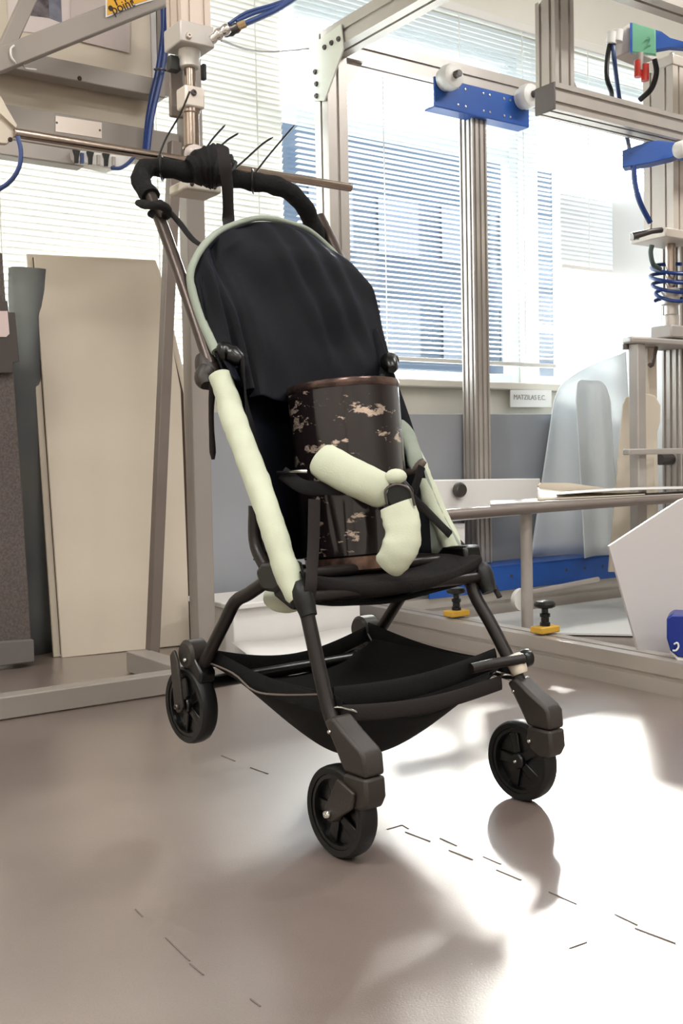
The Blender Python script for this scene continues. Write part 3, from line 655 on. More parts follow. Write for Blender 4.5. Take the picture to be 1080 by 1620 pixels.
curved('bent_sheet', [wp(928, -.44), wp(945, -.4), wp(965, -.42), wp(982, -.47)], lambda u: .84 * (1 - (2 * u - 1) ** 6 * .1), whitesheet, 'narrow white curled sheet with rounded top behind the fixture post', 'sheet', zb=.172)
PR = P(1010, 700, 3.75)
tag(slab('rounded_board', [(962, 905), (985, 640), (990, 628), (1020, 622), (1036, 626), (1045, 642), (1044, 668), (1035, 700), (1036, 905)], PR, V((0, 1, 0)), V((0, .012, 0)), cream, bevel=.003), 'beige board with rounded corners behind the right fixture post', 'board')
cb = thing('white_cabinet', 'tall plain white cabinet against the wall right of the bare window', 'cabinet', W(.85, -.2, 0))
obj('body', MB().box(W(.49 + .45, -.19, .82), AU * .45, AV * .13, AZ * .82), whiteb, cb, bevel=.004)
obj('door', MB().box(W(.49 + .222, -.332, .84), AU * .215, AV * .01, AZ * .78), whiteb, cb, bevel=.003)
obj('door', MB().box(W(.49 + .672, -.332, .84), AU * .215, AV * .01, AZ * .78), whiteb, cb, bevel=.003)
# label on the parapet
lp = W(0, -.052, 0)
sg = slab('paper_notice', [(807, 617), (872, 617), (872, 644), (807, 644)], lp, AV, AV * .002, mat('notice_paper', (238, 238, 234), .5)); tag(sg, 'white paper notice with grey capitals on the parapet below the blind', 'notice')
text('lettering', 'MATZILAS E.C.', .028, pl(838, 629, lp - AV * .0015, AV), AU, AZ, inkgrey, sg)
# white box with valve, behind the bench
vb = thing('valve_box', 'low white box with a round valve knob behind the tall profile', 'box', W(-.2, -.42, .3))
obj('body', MB().prism(PO([(640, 760), (855, 757), (855, 812), (640, 832)], W(0, -.42, 0), AV), AV * .12), whiteb, vb, bevel=.004)
obj('knob', MB().lathe([(0, .03), (.02, .03), (.026, .022), (.026, .01), (.016, .008), (.016, 0)], pl(722, 775, W(0, -.42, 0), AV), -AV, 20), dk_steel, vb)
obj('foot', MB().prism(PO([(690, 830), (735, 828), (735, 905), (690, 905)], W(0, -.40, 0), AV), AV * .06), whiteb, vb)
# low bench with bent sheet-metal tray
bn = thing('low_bench', 'low grey metal bench on a single round leg before the bent sheets', 'bench', P(835, 985, 3.1))
tD = P(835, 805, 3.1)
def B_(px, z, d=0):
    q = pl(px, 790, tD + AV * d, AV); return V((q.x, q.y, z))
ztop = tD.z + .012
obj('tray', MB().tube([B_(672, ztop - .018), B_(690, ztop - .016), B_(760, ztop - .014), B_(840, ztop - .012), B_(1000, ztop - .008), B_(1250, ztop - .006)], [.018, .021, .021, .019, .018, .018], 14, flat=(AZ, .75)), greytube, bn)
obj('bench_top', MB().prism([B_(775, ztop), B_(1260, ztop), B_(1260, ztop, .17), B_(775, ztop, .17)], AZ * .008), alu_d, bn, bevel=.002)
obj('leg', MB().cyl(V((B_(851, 0).x, B_(851, 0).y, .0)) + AV * .05, B_(851, ztop - .01) + AV * .05, .0175, 16), alu_d, bn)
obj('leg', MB().cyl(V((B_(1240, 0).x, B_(1240, 0).y, .0)) + AV * .05, B_(1240, ztop - .01) + AV * .05, .0175, 16), alu_d, bn)
obj('foot_pivot', MB().lathe([(0, 0), (.03, 0), (.034, .006), (.034, .02), (0, .02)], V((B_(848, .13).x, B_(848, .13).y, .13)) + AV * .08, -AV, 20), whitep, bn)
obj('pivot_rod', MB().cyl(V((B_(852, .14).x, B_(852, .14).y, .14)) + AV * .09, V((B_(980, .16).x, B_(980, .16).y, .16)) + AV * .09, .008, 10), alu_d, bn)
for i, (x0, x1, y0, lab, m_) in enumerate(((850, 1020, .0, 'warped cream sheet lying lowest on the low bench', cream), (880, 1200, .1, 'thin pale sheet lying on top of the warped sheet on the bench', whiteb))):
    rows = []
    for j in range(6):
        r = []
        for k in range(18):
            u = k / 17; q = B_(x0 + (x1 - x0) * u, ztop + .011 + i * .013, .02 + .027 * j)
            q.z += (.03 * (1 - u) ** 2 * (j / 5) if i == 0 else .004 * math.sin(u * 5))
            r.append(q)
        rows.append(r)
    tag(obj('loose_sheet', MB().grid(rows), m_, solid=.003), lab, 'sheet')
slabp = B_(850, 0, .36)
tag(slab('upright_strip', [(852, 768), (856, 764), (900, 764), (1000, 778), (1020, 786), (852, 796)], B_(850, ztop + .009, .165), AV, AV * .006, cream), 'cream strip standing on edge at the back of the low bench', 'strip')
# yellow blocks with black knobs on the side rail
for px, py, lab in ((722, 974, 'yellow clamp block with black knob, near the stroller leg'), (862, 1000, 'yellow clamp block with black knob, beside the bench leg')):
    c = zp(px, py, .085); d = V((AR.y, -AR.x, 0)); c = c - d * .0
    k = thing('clamp_block', lab, 'clamp', c, 'yellow clamps by the side rail')
    obj('base', MB().box(c + AZ * .008, AU * .034, AV * .022, AZ * .009), gold, k, bevel=.003)
    obj('stem', MB().lathe([(.014, 0), (.014, .01), (.011, .012), (.011, .024), (.014, .026), (.014, .034), (.009, .036), (.009, .05)], c + AZ * .016, AZ, 14), blackpl, k)
    obj('knob', MB().lathe([(0, 0), (.02, .001), (.028, .005), (.029, .012), (.024, .019), (.012, .021), (0, .021)], c + AZ * .064, AZ, 20), blackpl, k)
fp = V((0, 0, 0))
tag(obj('floor_sheet', MB().prism([F(.12, -.3, .004), F(1.7, -.3, .004), F(1.7, -1.0, .004), F(.55, -1.0, .004), F(.12, -.5, .004)], AZ * .006), mat('pale_floor_sheet', (214, 214, 210), .35)), 'pale smooth sheet lying on the floor inside the rails', 'sheet')
# white pentagon board and blue box at the right
pn = V((.35, -1, 0)).normalized(); pb0 = P(1005, 1030, 2.58)
tag(slab('cut_board', [(963, 864), (1075, 791), (1160, 760), (1160, 1052), (1009, 1028), (990, 960)], pb0, pn, -pn * .008, mat('off_white_board', (206, 202, 202), .5, 0, .4), bevel=.001), 'off-white cut board with slanted top edge standing on the side rail', 'board')
bb = thing('blue_box', 'blue plastic box with white base at the end of the side rail', 'box', P(1080, 1030, 2.42))
q0 = P(1080, 1030, 2.44)
obj('case', MB().prism(PO([(1054, 978), (1062, 972), (1140, 976), (1140, 1046), (1072, 1040), (1060, 1030), (1054, 1010)], q0, V((0, 1, 0))), V((.03, .08, 0))), bluedk, bb, bevel=.004)
obj('base', MB().prism(PO([(1058, 1030), (1140, 1040), (1140, 1056), (1072, 1047)], q0 + V((0, .004, 0)), V((0, 1, 0))), V((.03, .07, 0))), whitep, bb, bevel=.003)
obj('hook', MB().tube(spl([P(1066, 1019, 2.435), P(1071, 1017, 2.43), P(1073, 1023, 2.43), P(1069, 1029, 2.43), P(1064, 1029, 2.435)], 12), .0022, 8), whitep, bb)
# right-hand actuator
zt = P(1000, 545, 3.72).z + .022
ac = thing('right_actuator', 'cream pneumatic cylinder with blue bracket behind the crosshead beam', 'actuator', E(.63, .1, 1.3))
bc = E(.735, .125, 1.64)
body = obj('barrel', MB().sect(V((bc.x, bc.y, 1.31)), V((bc.x, bc.y, 1.87)), tslot(.125, .125, 2, .008, .006), AU), mat('cylinder_cream', (212, 202, 190), .4, .25), ac, ang=30)
obj('top_flange', MB().box(V((bc.x, bc.y, 1.885)), AU * .066, AV * .066, AZ * .018), mat('cylinder_cream', (0, 0, 0)), ac, bevel=.004)
bolt(bc + AU * -.05 - AV * .05 + AZ * .263, AZ, .01, ac); bolt(bc + AU * .05 - AV * .05 + AZ * .263, AZ, .01, ac)
obj('foot_plate', MB().box(V((bc.x, bc.y, 1.3)) - AU * .02, AU * .1, AV * .075, AZ * .016), mat('cylinder_cream', (0, 0, 0)), ac, bevel=.004)
obj('elbow_fitting', MB().tube([P(1000, 374, 3.55), P(1014, 370, 3.55), P(1030, 366, 3.55), P(1046, 364, 3.57)], [.013, .011, .009, .009], 10), dk_steel, ac)
obj('fitting_block', MB().box(P(1003, 374, 3.56), AU * .011, AV * .012, AZ * .012), alu, ac, bevel=.002)
obj('piston_rod', MB().cyl(V((bc.x, bc.y, 1.29)), V((bc.x, bc.y, 1.12)), .017, 20), steel, ac)
obj('rod_coupling', MB().lathe([(.02, 0), (.028, .005), (.028, .05), (.022, .055), (.022, .085), (.032, .09), (.032, .14), (.026, .145)], V((bc.x, bc.y, .985)), AZ, 16), alu, ac)
obj('load_block', MB().box(V((bc.x, bc.y, zt + .022)), AU * .055, AV * .045, AZ * .022), alu_d, ac, bevel=.006)
blk = slab('blue_bracket', [(984, 238), (1024, 224), (1040, 222), (1082, 226), (1140, 238), (1140, 262), (1068, 246), (1060, 250), (1026, 258), (984, 265)], E(.5, -.06, 0), V((0, 1, 0)), V((.02, .05, 0)), blue, ac, bevel=.002)
obj('roller', MB().lathe([(0, -.02), (.022, -.02), (.026, -.014), (.026, .014), (.022, .02), (0, .02)], P(1078, 236, 3.42), AV, 20), whitep, ac)
hb = obj('valve_box', MB().prism(PO([(968, 55), (996, 36), (999, 80), (970, 92)], P(985, 60, 3.62), V((0, 1, 0))), V((.1, .09, 0))), mat('valve_cream', (214, 206, 198), .45), ac, bevel=.003)
g = slab('green_plate', [(999, 35), (1036, 46), (1036, 86), (999, 82)], P(1010, 60, 3.6), V((0, 1, 0)), V((.01, .02, 0)), green, ac, bevel=.002)
obj('blue_strip', MB().prism(PO([(996, 36), (1000, 36), (1000, 83), (996, 80)], P(1000, 60, 3.595), V((0, 1, 0))), V((.005, .02, 0))), blue, ac)
obj('blue_bracket', MB().prism(PO([(1036, 47), (1046, 50), (1060, 60), (1082, 66), (1082, 76), (1058, 74), (1036, 78)], P(1040, 60, 3.61), V((0, 1, 0))), V((.01, .03, 0))), blue, ac)
text('mark', '2', .04, P(1026, 66, 3.595), AU, AZ, mat('green_ink', (70, 130, 110), .6), g)
for x, y, r_ in ((968, 56, .018), (978, 52, .017)): obj('cable_gland', MB().cyl(P(x, y - 4, 3.6), P(x - 2, y + 14, 3.6), r_, 12), whitep, ac)
for i, (x, y) in enumerate(((1009, 112), (1020, 118))):
    obj('red_fitting', MB().cyl(P(x, y - 16, 3.6), P(x, y + 10, 3.6), .013, 10), red, ac)
obj('coupling_post', MB().cyl(P(1012, 84, 3.6), P(1011, 112, 3.6), .012, 10), alu_d, ac)
def cable(nm, pts, r, m, lab, cat='cable', group=None, n=24): return tag(obj(nm, MB().tube(spl(pts, n), r, 8), m), lab, cat, group)
D_ = 3.6
cable('cable', [P(965, 66, D_), P(960, 95, D_), P(960, 125, D_ - .02), P(967, 147, D_ + .02), P(968, 175, D_ + .2)], .008, blackrub, 'black cable looping down from the white valve box')
cable('hose', [P(969, 68, D_), P(972, 100, D_), P(977, 140, D_ + .1), P(985, 190, D_ + .12), P(993, 225, D_ + .05), P(996, 245, 3.5)], .0075, bluehose2, 'slate blue hose falling from the white valve box to the bracket', 'hose')
cable('cable', [P(1035, 94, D_), P(1038, 115, D_), P(1030, 140, D_), P(1012, 158, D_ + .04)], .009, blackrub, 'dark cable curving from the cream cylinder top')
cable('hose', [P(1002, 262, 3.5), P(1004, 290, 3.5), P(1012, 320, 3.5), P(1028, 352, 3.53)], .009, bluehose, 'blue hose from the blue bracket to the cylinder foot', 'hose')
cable('cable', [P(1031, 388, 3.56), P(1029, 400, 3.56), P(1033, 418, 3.56), P(1044, 426, 3.58)], .008, mat('dark_green_cable', (44, 62, 56), .5), 'short dark green cable under the cylinder foot')
hx = []
for i in range(120):
    t = i / 119 * 4.3 * 2 * math.pi; rr = .06 + .012 * math.sin(i * .05)
    c = V((bc.x, bc.y, 1.21 - .13 * i / 119 + .02 * math.sin(t + .5)))
    hx.append(c + AU * math.cos(t) * rr * (1.0 - .15 * math.sin(i * .06)) + AV * math.sin(t) * rr)
tag(obj('coiled_hose', MB().tube(hx, .0065, 8), bluehose, ), 'blue coiled air hose wound round the right piston rod', 'hose')
# fixture under the actuator
fx = thing('loading_fixture', 'grey fixture with curved top plate, two posts and a cross shelf under the right actuator', 'fixture', E(.5, .1, .5))
zt = P(1000, 545, 3.72).z
fq = P(1040, 545, 3.76)
def H(px, z, d=0):
    q = pl(px, 600, fq + AV * d, AV); return V((q.x, q.y, z))
obj('top_plate', MB().prism([H(985, zt - .004), H(998, zt - .006, -.05), H(1030, zt - .008, -.07), H(1200, zt - .008, -.07), H(1200, zt - .008, .1), H(1010, zt - .004, .1), H(988, zt - .004, .06)], AZ * .022), alu_d, fx, bevel=.006)
obj('plate_stud', MB().cyl(H(990, zt - .022), H(990, zt - .004), .012, 12), dk_steel, fx)
for x0, x1, d, m_ in ((1001, 1014, -.03, alu_d), (1018, 1032, .04, cream)):
    w_ = (H(x1, 0, d) - H(x0, 0, d)).length
    obj('post', MB().bar(H((x0 + x1) / 2 + 1, 0.0, d), H((x0 + x1) / 2, zt - .004, d), w_, .04, AU), m_, fx, bevel=.004)
obj('post', MB().bar(H(1170, 0.0, 0), H(1170, zt - .004, 0), .03, .04, AU), alu_d, fx, bevel=.004)
obj('cross_shelf', MB().bar(H(989, P(1000, 715, 3.7).z, -.06), H(1200, P(1000, 715, 3.7).z, -.06), .02, .03, AZ), alu_d, fx, bevel=.004)
obj('hook', MB().tube(spl([H(1038, zt - .01, -.02), H(1034, zt - .05, -.02), H(1031, zt - .075, -.02), H(1027, zt - .07, -.02)], 10), .007, 8), mat('brown_hook', (84, 66, 62), .5), fx)
obj('clamp_tube', MB().cyl(H(1042, P(1050, 727, 3.78).z, .05), H(1110, P(1050, 727, 3.78).z, .05), .02, 14), dk_steel, fx)
bp_ = P(1064, 660, 3.9)
rp = thing('ribbed_post', 'ribbed aluminium post behind the right fixture at the picture edge', 'post', V((bp_.x, bp_.y, 0)))
prof('profile', V((bp_.x + .02, bp_.y, 0)), V((bp_.x + .02, bp_.y, 1.3)), AU, tslot(.08, .08, 3, .011), rp)
# ================================================================== LEFT MACHINE
lf = thing('left_frame', 'grey painted tubular frame with post, slanted tube and floor rails left of the stroller', 'machine frame', P(320, 1010, 3.0))
fl0 = zp(0, 1140, 0)
a = zp(-60, 1150, 0); b2 = a + AU * 1.02
def LB(nm, A, B, w, h, e1, m=greypaint, **k): return obj(nm, MB().bar(A, B, w, h, e1), m, lf, bevel=.003, **k)
pa_ = V((a.x, a.y, .026)) + AV * .025
LB('front_rail', pa_, pa_ + AU * .66, .05, .05, AV, greypaint)
c2 = zp(240, 1066, .0)
cr0 = zp(200, 1064, 0); cr0.z = .03
LB('cross_rail', cr0 + AU * .03, cr0 + AU * .03 - AV * .36, .06, .055, AU, greypaint)
lp0 = P(321, 1010, 3.0); lp0.z = 0
LB('post', lp0, lp0 + AZ * 2.2, .055, .05, AU, greypaint)
t0_ = P(241, 1034, 2.86); t1_ = P(273, 300, 2.86)
LB('slanted_tube', t0_, t1_ + (t1_ - t0_) * .1, .03, .03, AU, greytube)
LB('end_post', pa_ - AU * -.02 + AZ * .02, pa_ + AU * .02 + AZ * .3, .03, .03, AU, greypaint)
# leaning panel: two boards
q1 = zp(97, 1041, 0); q2 = zp(303, 1021, 0); q3 = P(55, 403, 3.17)
nn = (q2 - q1).cross(q3 - q1).normalized()
if nn.y < 0: nn = -nn
lpn = thing('leaning_panel', 'tall cream double board leaning on the wall behind the slanted tube', 'panel', (q1 + q2) / 2)
slab('front_board', [(54, 403), (239, 412), (252, 440), (286, 616), (301, 1020), (98, 1041)], q1, nn, nn * .012, cream, lpn, bevel=.002)
slab('gap_shade', [(52, 407), (240, 416), (290, 622), (304, 1018), (96, 1036)], q1 + nn * .012, nn, nn * .006, brown_gap, lpn)  # dark slab standing in for the shadow in the gap between the boards
slab('back_board', [(42, 401), (246, 411), (254, 432), (297, 614), (312, 1019), (85, 1040)], q1 + nn * .018, nn, nn * .012, cream, lpn, bevel=.002)
fc = P(44, 700, 3.15); fc.z = 0
rows = []
for j in range(16):
    z = 1.13 * j / 15; r = []
    for k in range(20):
        t = math.radians(-10 + 200 * k / 19); rr = .058 + .005 * math.sin(k * .8 + z * 3) + .004 * noise.noise(V((k * .3, z * 6, 0)))
        r.append(fc + AU * (rr * math.cos(t) + .02 * z) + AV * (-rr * math.sin(t) * .6 + .015) + AZ * z)
    rows.append(r)
tag(obj('film_roll', MB().grid(rows), film, solid=.0015), 'tall curled blue-green plastic film between the cream panel and grey board', 'film')
gq = P(40, 1000, 2.95)
tag(slab('felt_board', [(-70, 395), (4, 400), (9, 470), (22, 590), (34, 760), (50, 1014), (-70, 1034)], gq, AV, AV * .03, felt, bevel=.003), 'speckled grey felt board standing left of the cream panel', 'board')
tag(obj('grey_brick', MB().prism(PO([(-60, 1020), (54, 1012), (55, 1047), (-60, 1062)], gq - AV * .02, AV), AV * .08), mat('block_grey', (112, 106, 104), .8), bevel=.003), 'dull grey block at the foot of the felt board', 'block')
bq = gq - AV * .02
br = slab('bracket', [(-60, 475), (12, 476), (14, 494), (24, 494), (31, 572), (21, 574), (20, 590), (-60, 590)], bq, AV, AV * .012, mat('bracket_dark', (74, 66, 64), .5), None, bevel=.002); tag(br, 'dark flat bracket taped on the felt board edge', 'bracket')
slab('tape', [(-60, 492), (12, 492), (15, 528), (10, 533), (-60, 532)], bq - AV * .003, AV, AV * .003, pink, br, label='pink tape over the dark bracket')
# control panel box
cq = lp0 + AV * .02
cpn = thing('control_panel', 'beige control cabinet hung high left of the vertical actuator', 'cabinet', pl(120, 150, cq, AV))
slab('face', [(-80, -40), (236, -40), (241, 136), (-80, 82)], cq, AV, AV * .02, cream, cpn, bevel=.002)
slab('side_strip', [(236, -40), (245, -40), (249, 135), (241, 136)], cq + AV * .004, AV, AV * .02, whiteb, cpn)
slab('side_strip', [(247, -40), (264, -40), (268, 152), (250, 150)], cq + AV * .006, AV, AV * .02, greypaint, cpn)
z1 = pl(150, 130, cq, AV).z
def CX(px): q = pl(px, 130, cq, AV); return V((q.x, q.y, 0))
def zc(px, py, d=0): return pl(px, py, cq + AV * d, AV).z
A_ = CX(-80); B2 = CX(247)
zt_ = zc(150, 117); zb_ = zc(150, 146)
obj('ledge_beam', MB().bar(A_ - AV * .03 + AZ * (zt_ + zb_) / 2, B2 - AV * .03 + AZ * (zt_ + zb_) / 2, .05, zt_ - zb_, AV), greypaint, cpn, bevel=.003)
zl = zc(150, 194)
obj('lower_face', MB().bar(A_ + AV * .03 + AZ * (zb_ + .04 + zl) / 2, B2 + AV * .03 + AZ * (zb_ + .04 + zl) / 2, .02, zb_ + .04 - zl, AV), cream, cpn)
zl2 = zc(150, 246)
obj('lower_beam', MB().bar(A_ - AV * .0 + AZ * (zl + zl2) / 2, CX(275) + AZ * (zl + zl2) / 2, .05, zl - zl2, AV), greypaint, cpn, bevel=.003)
zl3 = zc(60, 250)
obj('lower_rail', MB().bar(A_ + AZ * (zl2 - .02), CX(124) + AZ * (zl2 - .02), .05, .04, AV), alu_d, cpn, bevel=.003)
obj('screw', MB().lathe([(0, 0), (.006, 0), (.005, .002), (0, .002)], pl(126, 124, cq - AV * .055, AV), -AV, 12), brown_gap, cpn)
pt = cq - AV * .027
sp_l = slab('name_plate', [(88, 183), (161, 194), (161, 219), (88, 208)], cq - AV * .0265, AV, AV * .0015, silverplate, None); tag(sp_l, 'blank silver plate screwed below the control cabinet', 'plate')
for x, y in ((90, 194), (158, 206)): obj('screw', MB().lathe([(0, 0), (.003, 0), (.0025, .001), (0, .001)], pl(x, y, cq - AV * .027, AV), -AV, 10), dk_steel, sp_l)
pq = cq - AV * .002
pp = slab('paper_sheet', [(10, -40), (168, -40), (172, 62), (36, 50), (14, 46)], pq, AV, AV * .001, paper); tag(pp, 'paper sheet with a printed photograph on the control cabinet', 'paper')
slab('print', [(52, -20), (76, -20), (78, 28), (46, 24)], pq - AV * .0012, AV, AV * .001, photo_m, pp)
slab('print', [(76, -20), (96, -20), (98, 36), (78, 28)], pq - AV * .0012, AV, AV * .001, photo_b, pp)
ps = slab('plastic_sleeve', [(112, -30), (206, -30), (205, 84), (130, 66), (112, 60)], pq - AV * .003, AV, AV * .001, foil); tag(ps, 'clear plastic sleeve with white print beside the photograph sheet', 'sleeve')
dq = cq - AV * .2
d0_, d1_ = pl(-40, 112, dq, AV), pl(275, -14, dq, AV)
LB('diagonal_brace', d0_, d1_, .05, .04, AZ)
LB('diagonal_brace', pl(2, 92, dq + AV * .01, AV), pl(62, -40, dq + AV * .01, AV), .034, .03, AU)
yl = slab('yellow_label', [(167, -25), (243, -25), (243, 0), (214, 9), (167, 28)], dq - AV * .024, AV, AV * .001, whitep); tag(yl, 'yellow warning label with white border on the diagonal brace', 'label')
slab('yellow_field', [(170, -22), (240, -22), (240, -2), (213, 6), (170, 24)], dq - AV * .0255, AV, AV * .001, yellow, yl)
dd = (d1_ - d0_).normalized()
text('lettering', 'point', .032, pl(194, 10, dq - AV * .0262, AV), dd, AZ, ink, yl)
text('lettering', 'F i p', .036, pl(196, -4, dq - AV * .0262, AV), dd, AZ, ink, yl)
obj('dot', MB().lathe([(0, 0), (.0065, 0), (.0065, .0006), (0, .0006)], pl(175, 13, dq - AV * .0262, AV), -AV, 16), ink, yl)
ties = 'white cable ties on the braces'
def tie(pts, lab, r=.002, m=whitep, g=None, nm='cable_tie'): return tag(obj(nm, MB().tube(spl(pts, 14), [r] * 13 + [r * .5], 6), m), lab, 'cable tie', g)
tie([pl(22, 72, dq - AV * .025, AV), pl(17, 78, dq - AV * .03, AV), pl(18, 90, dq - AV * .03, AV), pl(25, 100, dq - AV * .025, AV)], 'white cable tie looped round the brace joint', .0025, whitep, ties)
tie([pl(37, 98, dq + AV * .02, AV), pl(39, 107, dq, AV), pl(48, 109, dq, AV), pl(58, 110, dq, AV)], 'white cable tie tail sticking out under the brace', .002, whitep, ties)
hq = lp0 - AV * .04
hp = [[(262, -10), (261, 50), (254, 110), (245, 150), (236, 190), (231, 240)], [(257, -10), (258, 50), (250, 110), (241, 150), (234, 190), (229, 240)], [(267, -10), (263, 60), (256, 112), (247, 152), (239, 190), (233, 240)]]
for i, h_ in enumerate(hp):
    cable('hose', [pl(x, y, hq - AV * (.012 * i), AV) for x, y in h_], .0075, bluehose, ('blue air hose of the bundle beside the post, behind the others', 'blue air hose of the bundle beside the post, on the cabinet side', 'blue air hose of the bundle beside the post, in front')[i], 'hose', 'blue hoses down the post')
obj_tie = tie([pl(244, 110, hq - AV * .05, AV), pl(254, 109, hq - AV * .05, AV), pl(263, 112, hq - AV * .04, AV)], 'black cable tie round the blue hose bundle', .003, blackpl)
# valve block under the cabinet
vk = thing('valve_manifold', 'row of small valves hanging under the control cabinet', 'valves', pl(160, 250, cq - AV * .03, AV))
vq = cq - AV * .05
slab('manifold', [(116, 236), (212, 248), (214, 258), (178, 267), (124, 256), (118, 250)], vq, AV, AV * .05, whitep, vk, bevel=.003)
for x in (122, 144, 169): slab('valve', [(x - 6, 236 + (x - 120) * .12), (x + 5, 238 + (x - 120) * .12), (x + 3, 246 + (x - 120) * .1), (x + 2, 258 + (x - 120) * .1), (x - 3, 258 + (x - 120) * .1), (x - 3, 246 + (x - 120) * .1)], vq - AV * .008, AV, AV * .008, blackpl, vk)
for x in (131, 157, 181): slab('fitting', [(x - 3, 240 + (x - 120) * .12), (x + 2, 241 + (x - 120) * .12), (x + 2, 258 + (x - 120) * .06), (x - 3, 258 + (x - 120) * .06)], vq - AV * .006, AV, AV * .006, alu_d if x > 131 else bluehose2, vk)
cable('hose', [pl(176, 266, vq - AV * .01, AV), pl(190, 266, vq - AV * .01, AV), pl(203, 258, vq - AV * .01, AV), pl(214, 246, vq - AV * .01, AV)], .005, bluehose2, 'blue hose curving under the small valves', 'hose')
# steel bar and its bracket
bz_ = 1.12
bA, bB = zp(22, 210, bz_), zp(555, 297, bz_)
bar = obj('steel_bar', MB().lathe([(0, 0), (.0075, 0), (.0085, .001), (.0085, (bB - bA).length - .001), (.0075, (bB - bA).length), (0, (bB - bA).length)], bA, bB - bA, 24), steel)
tag(bar, 'long round steel bar crossing behind the stroller handle', 'bar')
BD = (bB - bA).normalized()
bk_ = thing('bar_bracket', 'grey bracket plate holding the end of the steel bar', 'bracket', bA)
slab('plate', [(-60, 140), (2, 152), (26, 198), (26, 214), (12, 228), (-60, 222)], bA + AV * .004, AV, AV * .012, cream, bk_, bevel=.002)
for x, y in ((8, 178), (16, 221)): bolt(pl(x, y, bA + AV * .003, AV), -AV, .004, bk_, brown_gap)
slab('brace', [(-20, 130), (0, 152), (27, 198), (25, 202), (-20, 160)], bA - AV * .004, AV, AV * .008, cream, bk_)
cable('hose', [P(28, 216, 1.84), P(33, 240, 1.84), P(30, 265, 1.84), P(15, 288, 1.85), P(-12, 306, 1.87)], .004, bluehose2, 'slate blue hose hanging from the bar bracket', 'hose')
# vertical actuator that grips the handle
aD = (bA + BD * ((zp(318, 258, bz_) - bA).dot(BD))); aD.z = 0
aD = aD + AV * .035
va = thing('handle_actuator', 'cream pneumatic actuator standing over the stroller handle', 'actuator', V((aD.x, aD.y, 1.1)))
def az(py): return pl(316, py, aD, V((0, 1, 0))).z
def AX(z): return V((aD.x, aD.y, z))
cyc = mat('cylinder_rose', (216, 200, 188), .4, .3)
obj('barrel', MB().sect(AX(az(62)), AX(az(-80)), tslot(.062, .062, 2, .006, .004), AU), cyc, va, ang=30)
LB('actuator_arm', AX(2.0) - AV * .05, V((lp0.x, lp0.y, 2.0)), .06, .06, AZ, greypaint)
LB('actuator_hanger', AX(az(-80)), AX(1.975), .05, .05, AU, greypaint)
fl = obj('flange', MB().box(AX((az(46) + az(80)) / 2), AU * .036, AV * .036, AZ * ((az(46) - az(80)) / 2)), mat('flange_grey', (198, 192, 186), .4, .3), va, bevel=.003)
bolt(AX(az(70)) - AV * .036 - AU * .02, -AV, .006, fl, silverplate)
obj('collar', MB().lathe([(0, 0), (.017, 0), (.019, .002), (.0195, .018), (.021, .02), (.021, .045), (0, .045)], AX(az(108)), AZ, 24), mat('collar_w', (208, 204, 198), .35, .4), va)
obj('rod', MB().cyl(AX(az(142)), AX(az(104)), .0105, 20), steel, va)
obj('coupling', MB().box(AX(az(157)), AU * .021, AV * .02, AZ * ((az(140) - az(174)) / 2)), mat('coupling_w', (222, 212, 202), .35, .3), va, bevel=.004)
bolt(AX(az(152)) - AV * .02 - AU * .004, -AV, .006, va, dk_steel)
obj('load_cell', MB().lathe([(.016, 0), (.018, .003), (.0155, .006)] + [(.0155, .066), (.018, .068), (.018, .074), (.016, .076)], AX(az(236)), AZ, 20), steel, va)
obj('foot_plate', MB().prism([AX(az(312)) + AU * x + AV * y for x, y in ((-.042, -.05), (.036, -.05), (.036, .02), (-.042, .02))], AZ * .02), mat('foot_cream', (206, 200, 186), .5), va, bevel=.005)
for x in (-.028, .02): bolt(AX(az(303)) + AU * x - AV * .05, -AV, .004, va, brown_gap)
obj('rear_clip', MB().box(AX(az(106)) + AU * .035 + AV * .01, AU * .004, AV * .006, AZ * .015), mat('clip_dark', (44, 46, 44), .5), va, bevel=.002)
obj('rear_clip', MB().box(AX(az(100)) - AU * .024 + AV * .02, AU * .011, AV * .01, AZ * .014), mat('clip_dark', (66, 70, 66), .5), va, bevel=.002)
LB('guide_plate', AX(az(90)) + AV * .05 - AU * .005, AX(az(176)) + AV * .05 - AU * .005, .03, .01, AU, greytube)
f0 = [P(334, 64, 2.04), P(346, 54, 2.04), P(362, 44, 2.04)]
ft = obj('hose_fitting', MB().tube(spl(f0, 9), [.008, .0095, .0085, .011, .011, .009, .0105, .0105, .008], 12), chrome, va)
obj('gold_nut', MB().cyl(P(376, 42, 2.05), P(388, 37, 2.05), .0075, 8), mat('brass', (196, 172, 132), .3, .8), va)
obj('hose_fitting', MB().tube(spl([P(352, 52, 2.06), P(366, 48, 2.055), P(378, 42, 2.05)], 7), [.008, .01, .0095, .011, .009, .01, .008], 12), dk_steel, va)
cable('hose', [P(386, 38, 2.05), P(410, 28, 2.07), P(440, 14, 2.1), P(480, -12, 2.15)], .0055, bluehose2, 'thick slate blue hose from the brass nut up to the right', 'hose')
cable('hose', [P(362, 38, 2.05), P(390, 20, 2.07), P(430, 8, 2.1), P(470, -6, 2.15)], .0035, bluehose2, 'thin upper slate blue hose from the actuator fitting', 'hose')
cable('hose', [P(374, 34, 2.05), P(400, 22, 2.07), P(436, 10, 2.1), P(474, -8, 2.15)], .0035, bluehose2, 'thin middle slate blue hose from the actuator fitting', 'hose')
cable('wire', [P(350, 64, 2.1), P(390, 78, 2.4), P(430, 82, 2.9), P(488, 77, 3.62)], .0022, greytube, 'thin grey wire sagging from the actuator to the corner plate', 'wire')
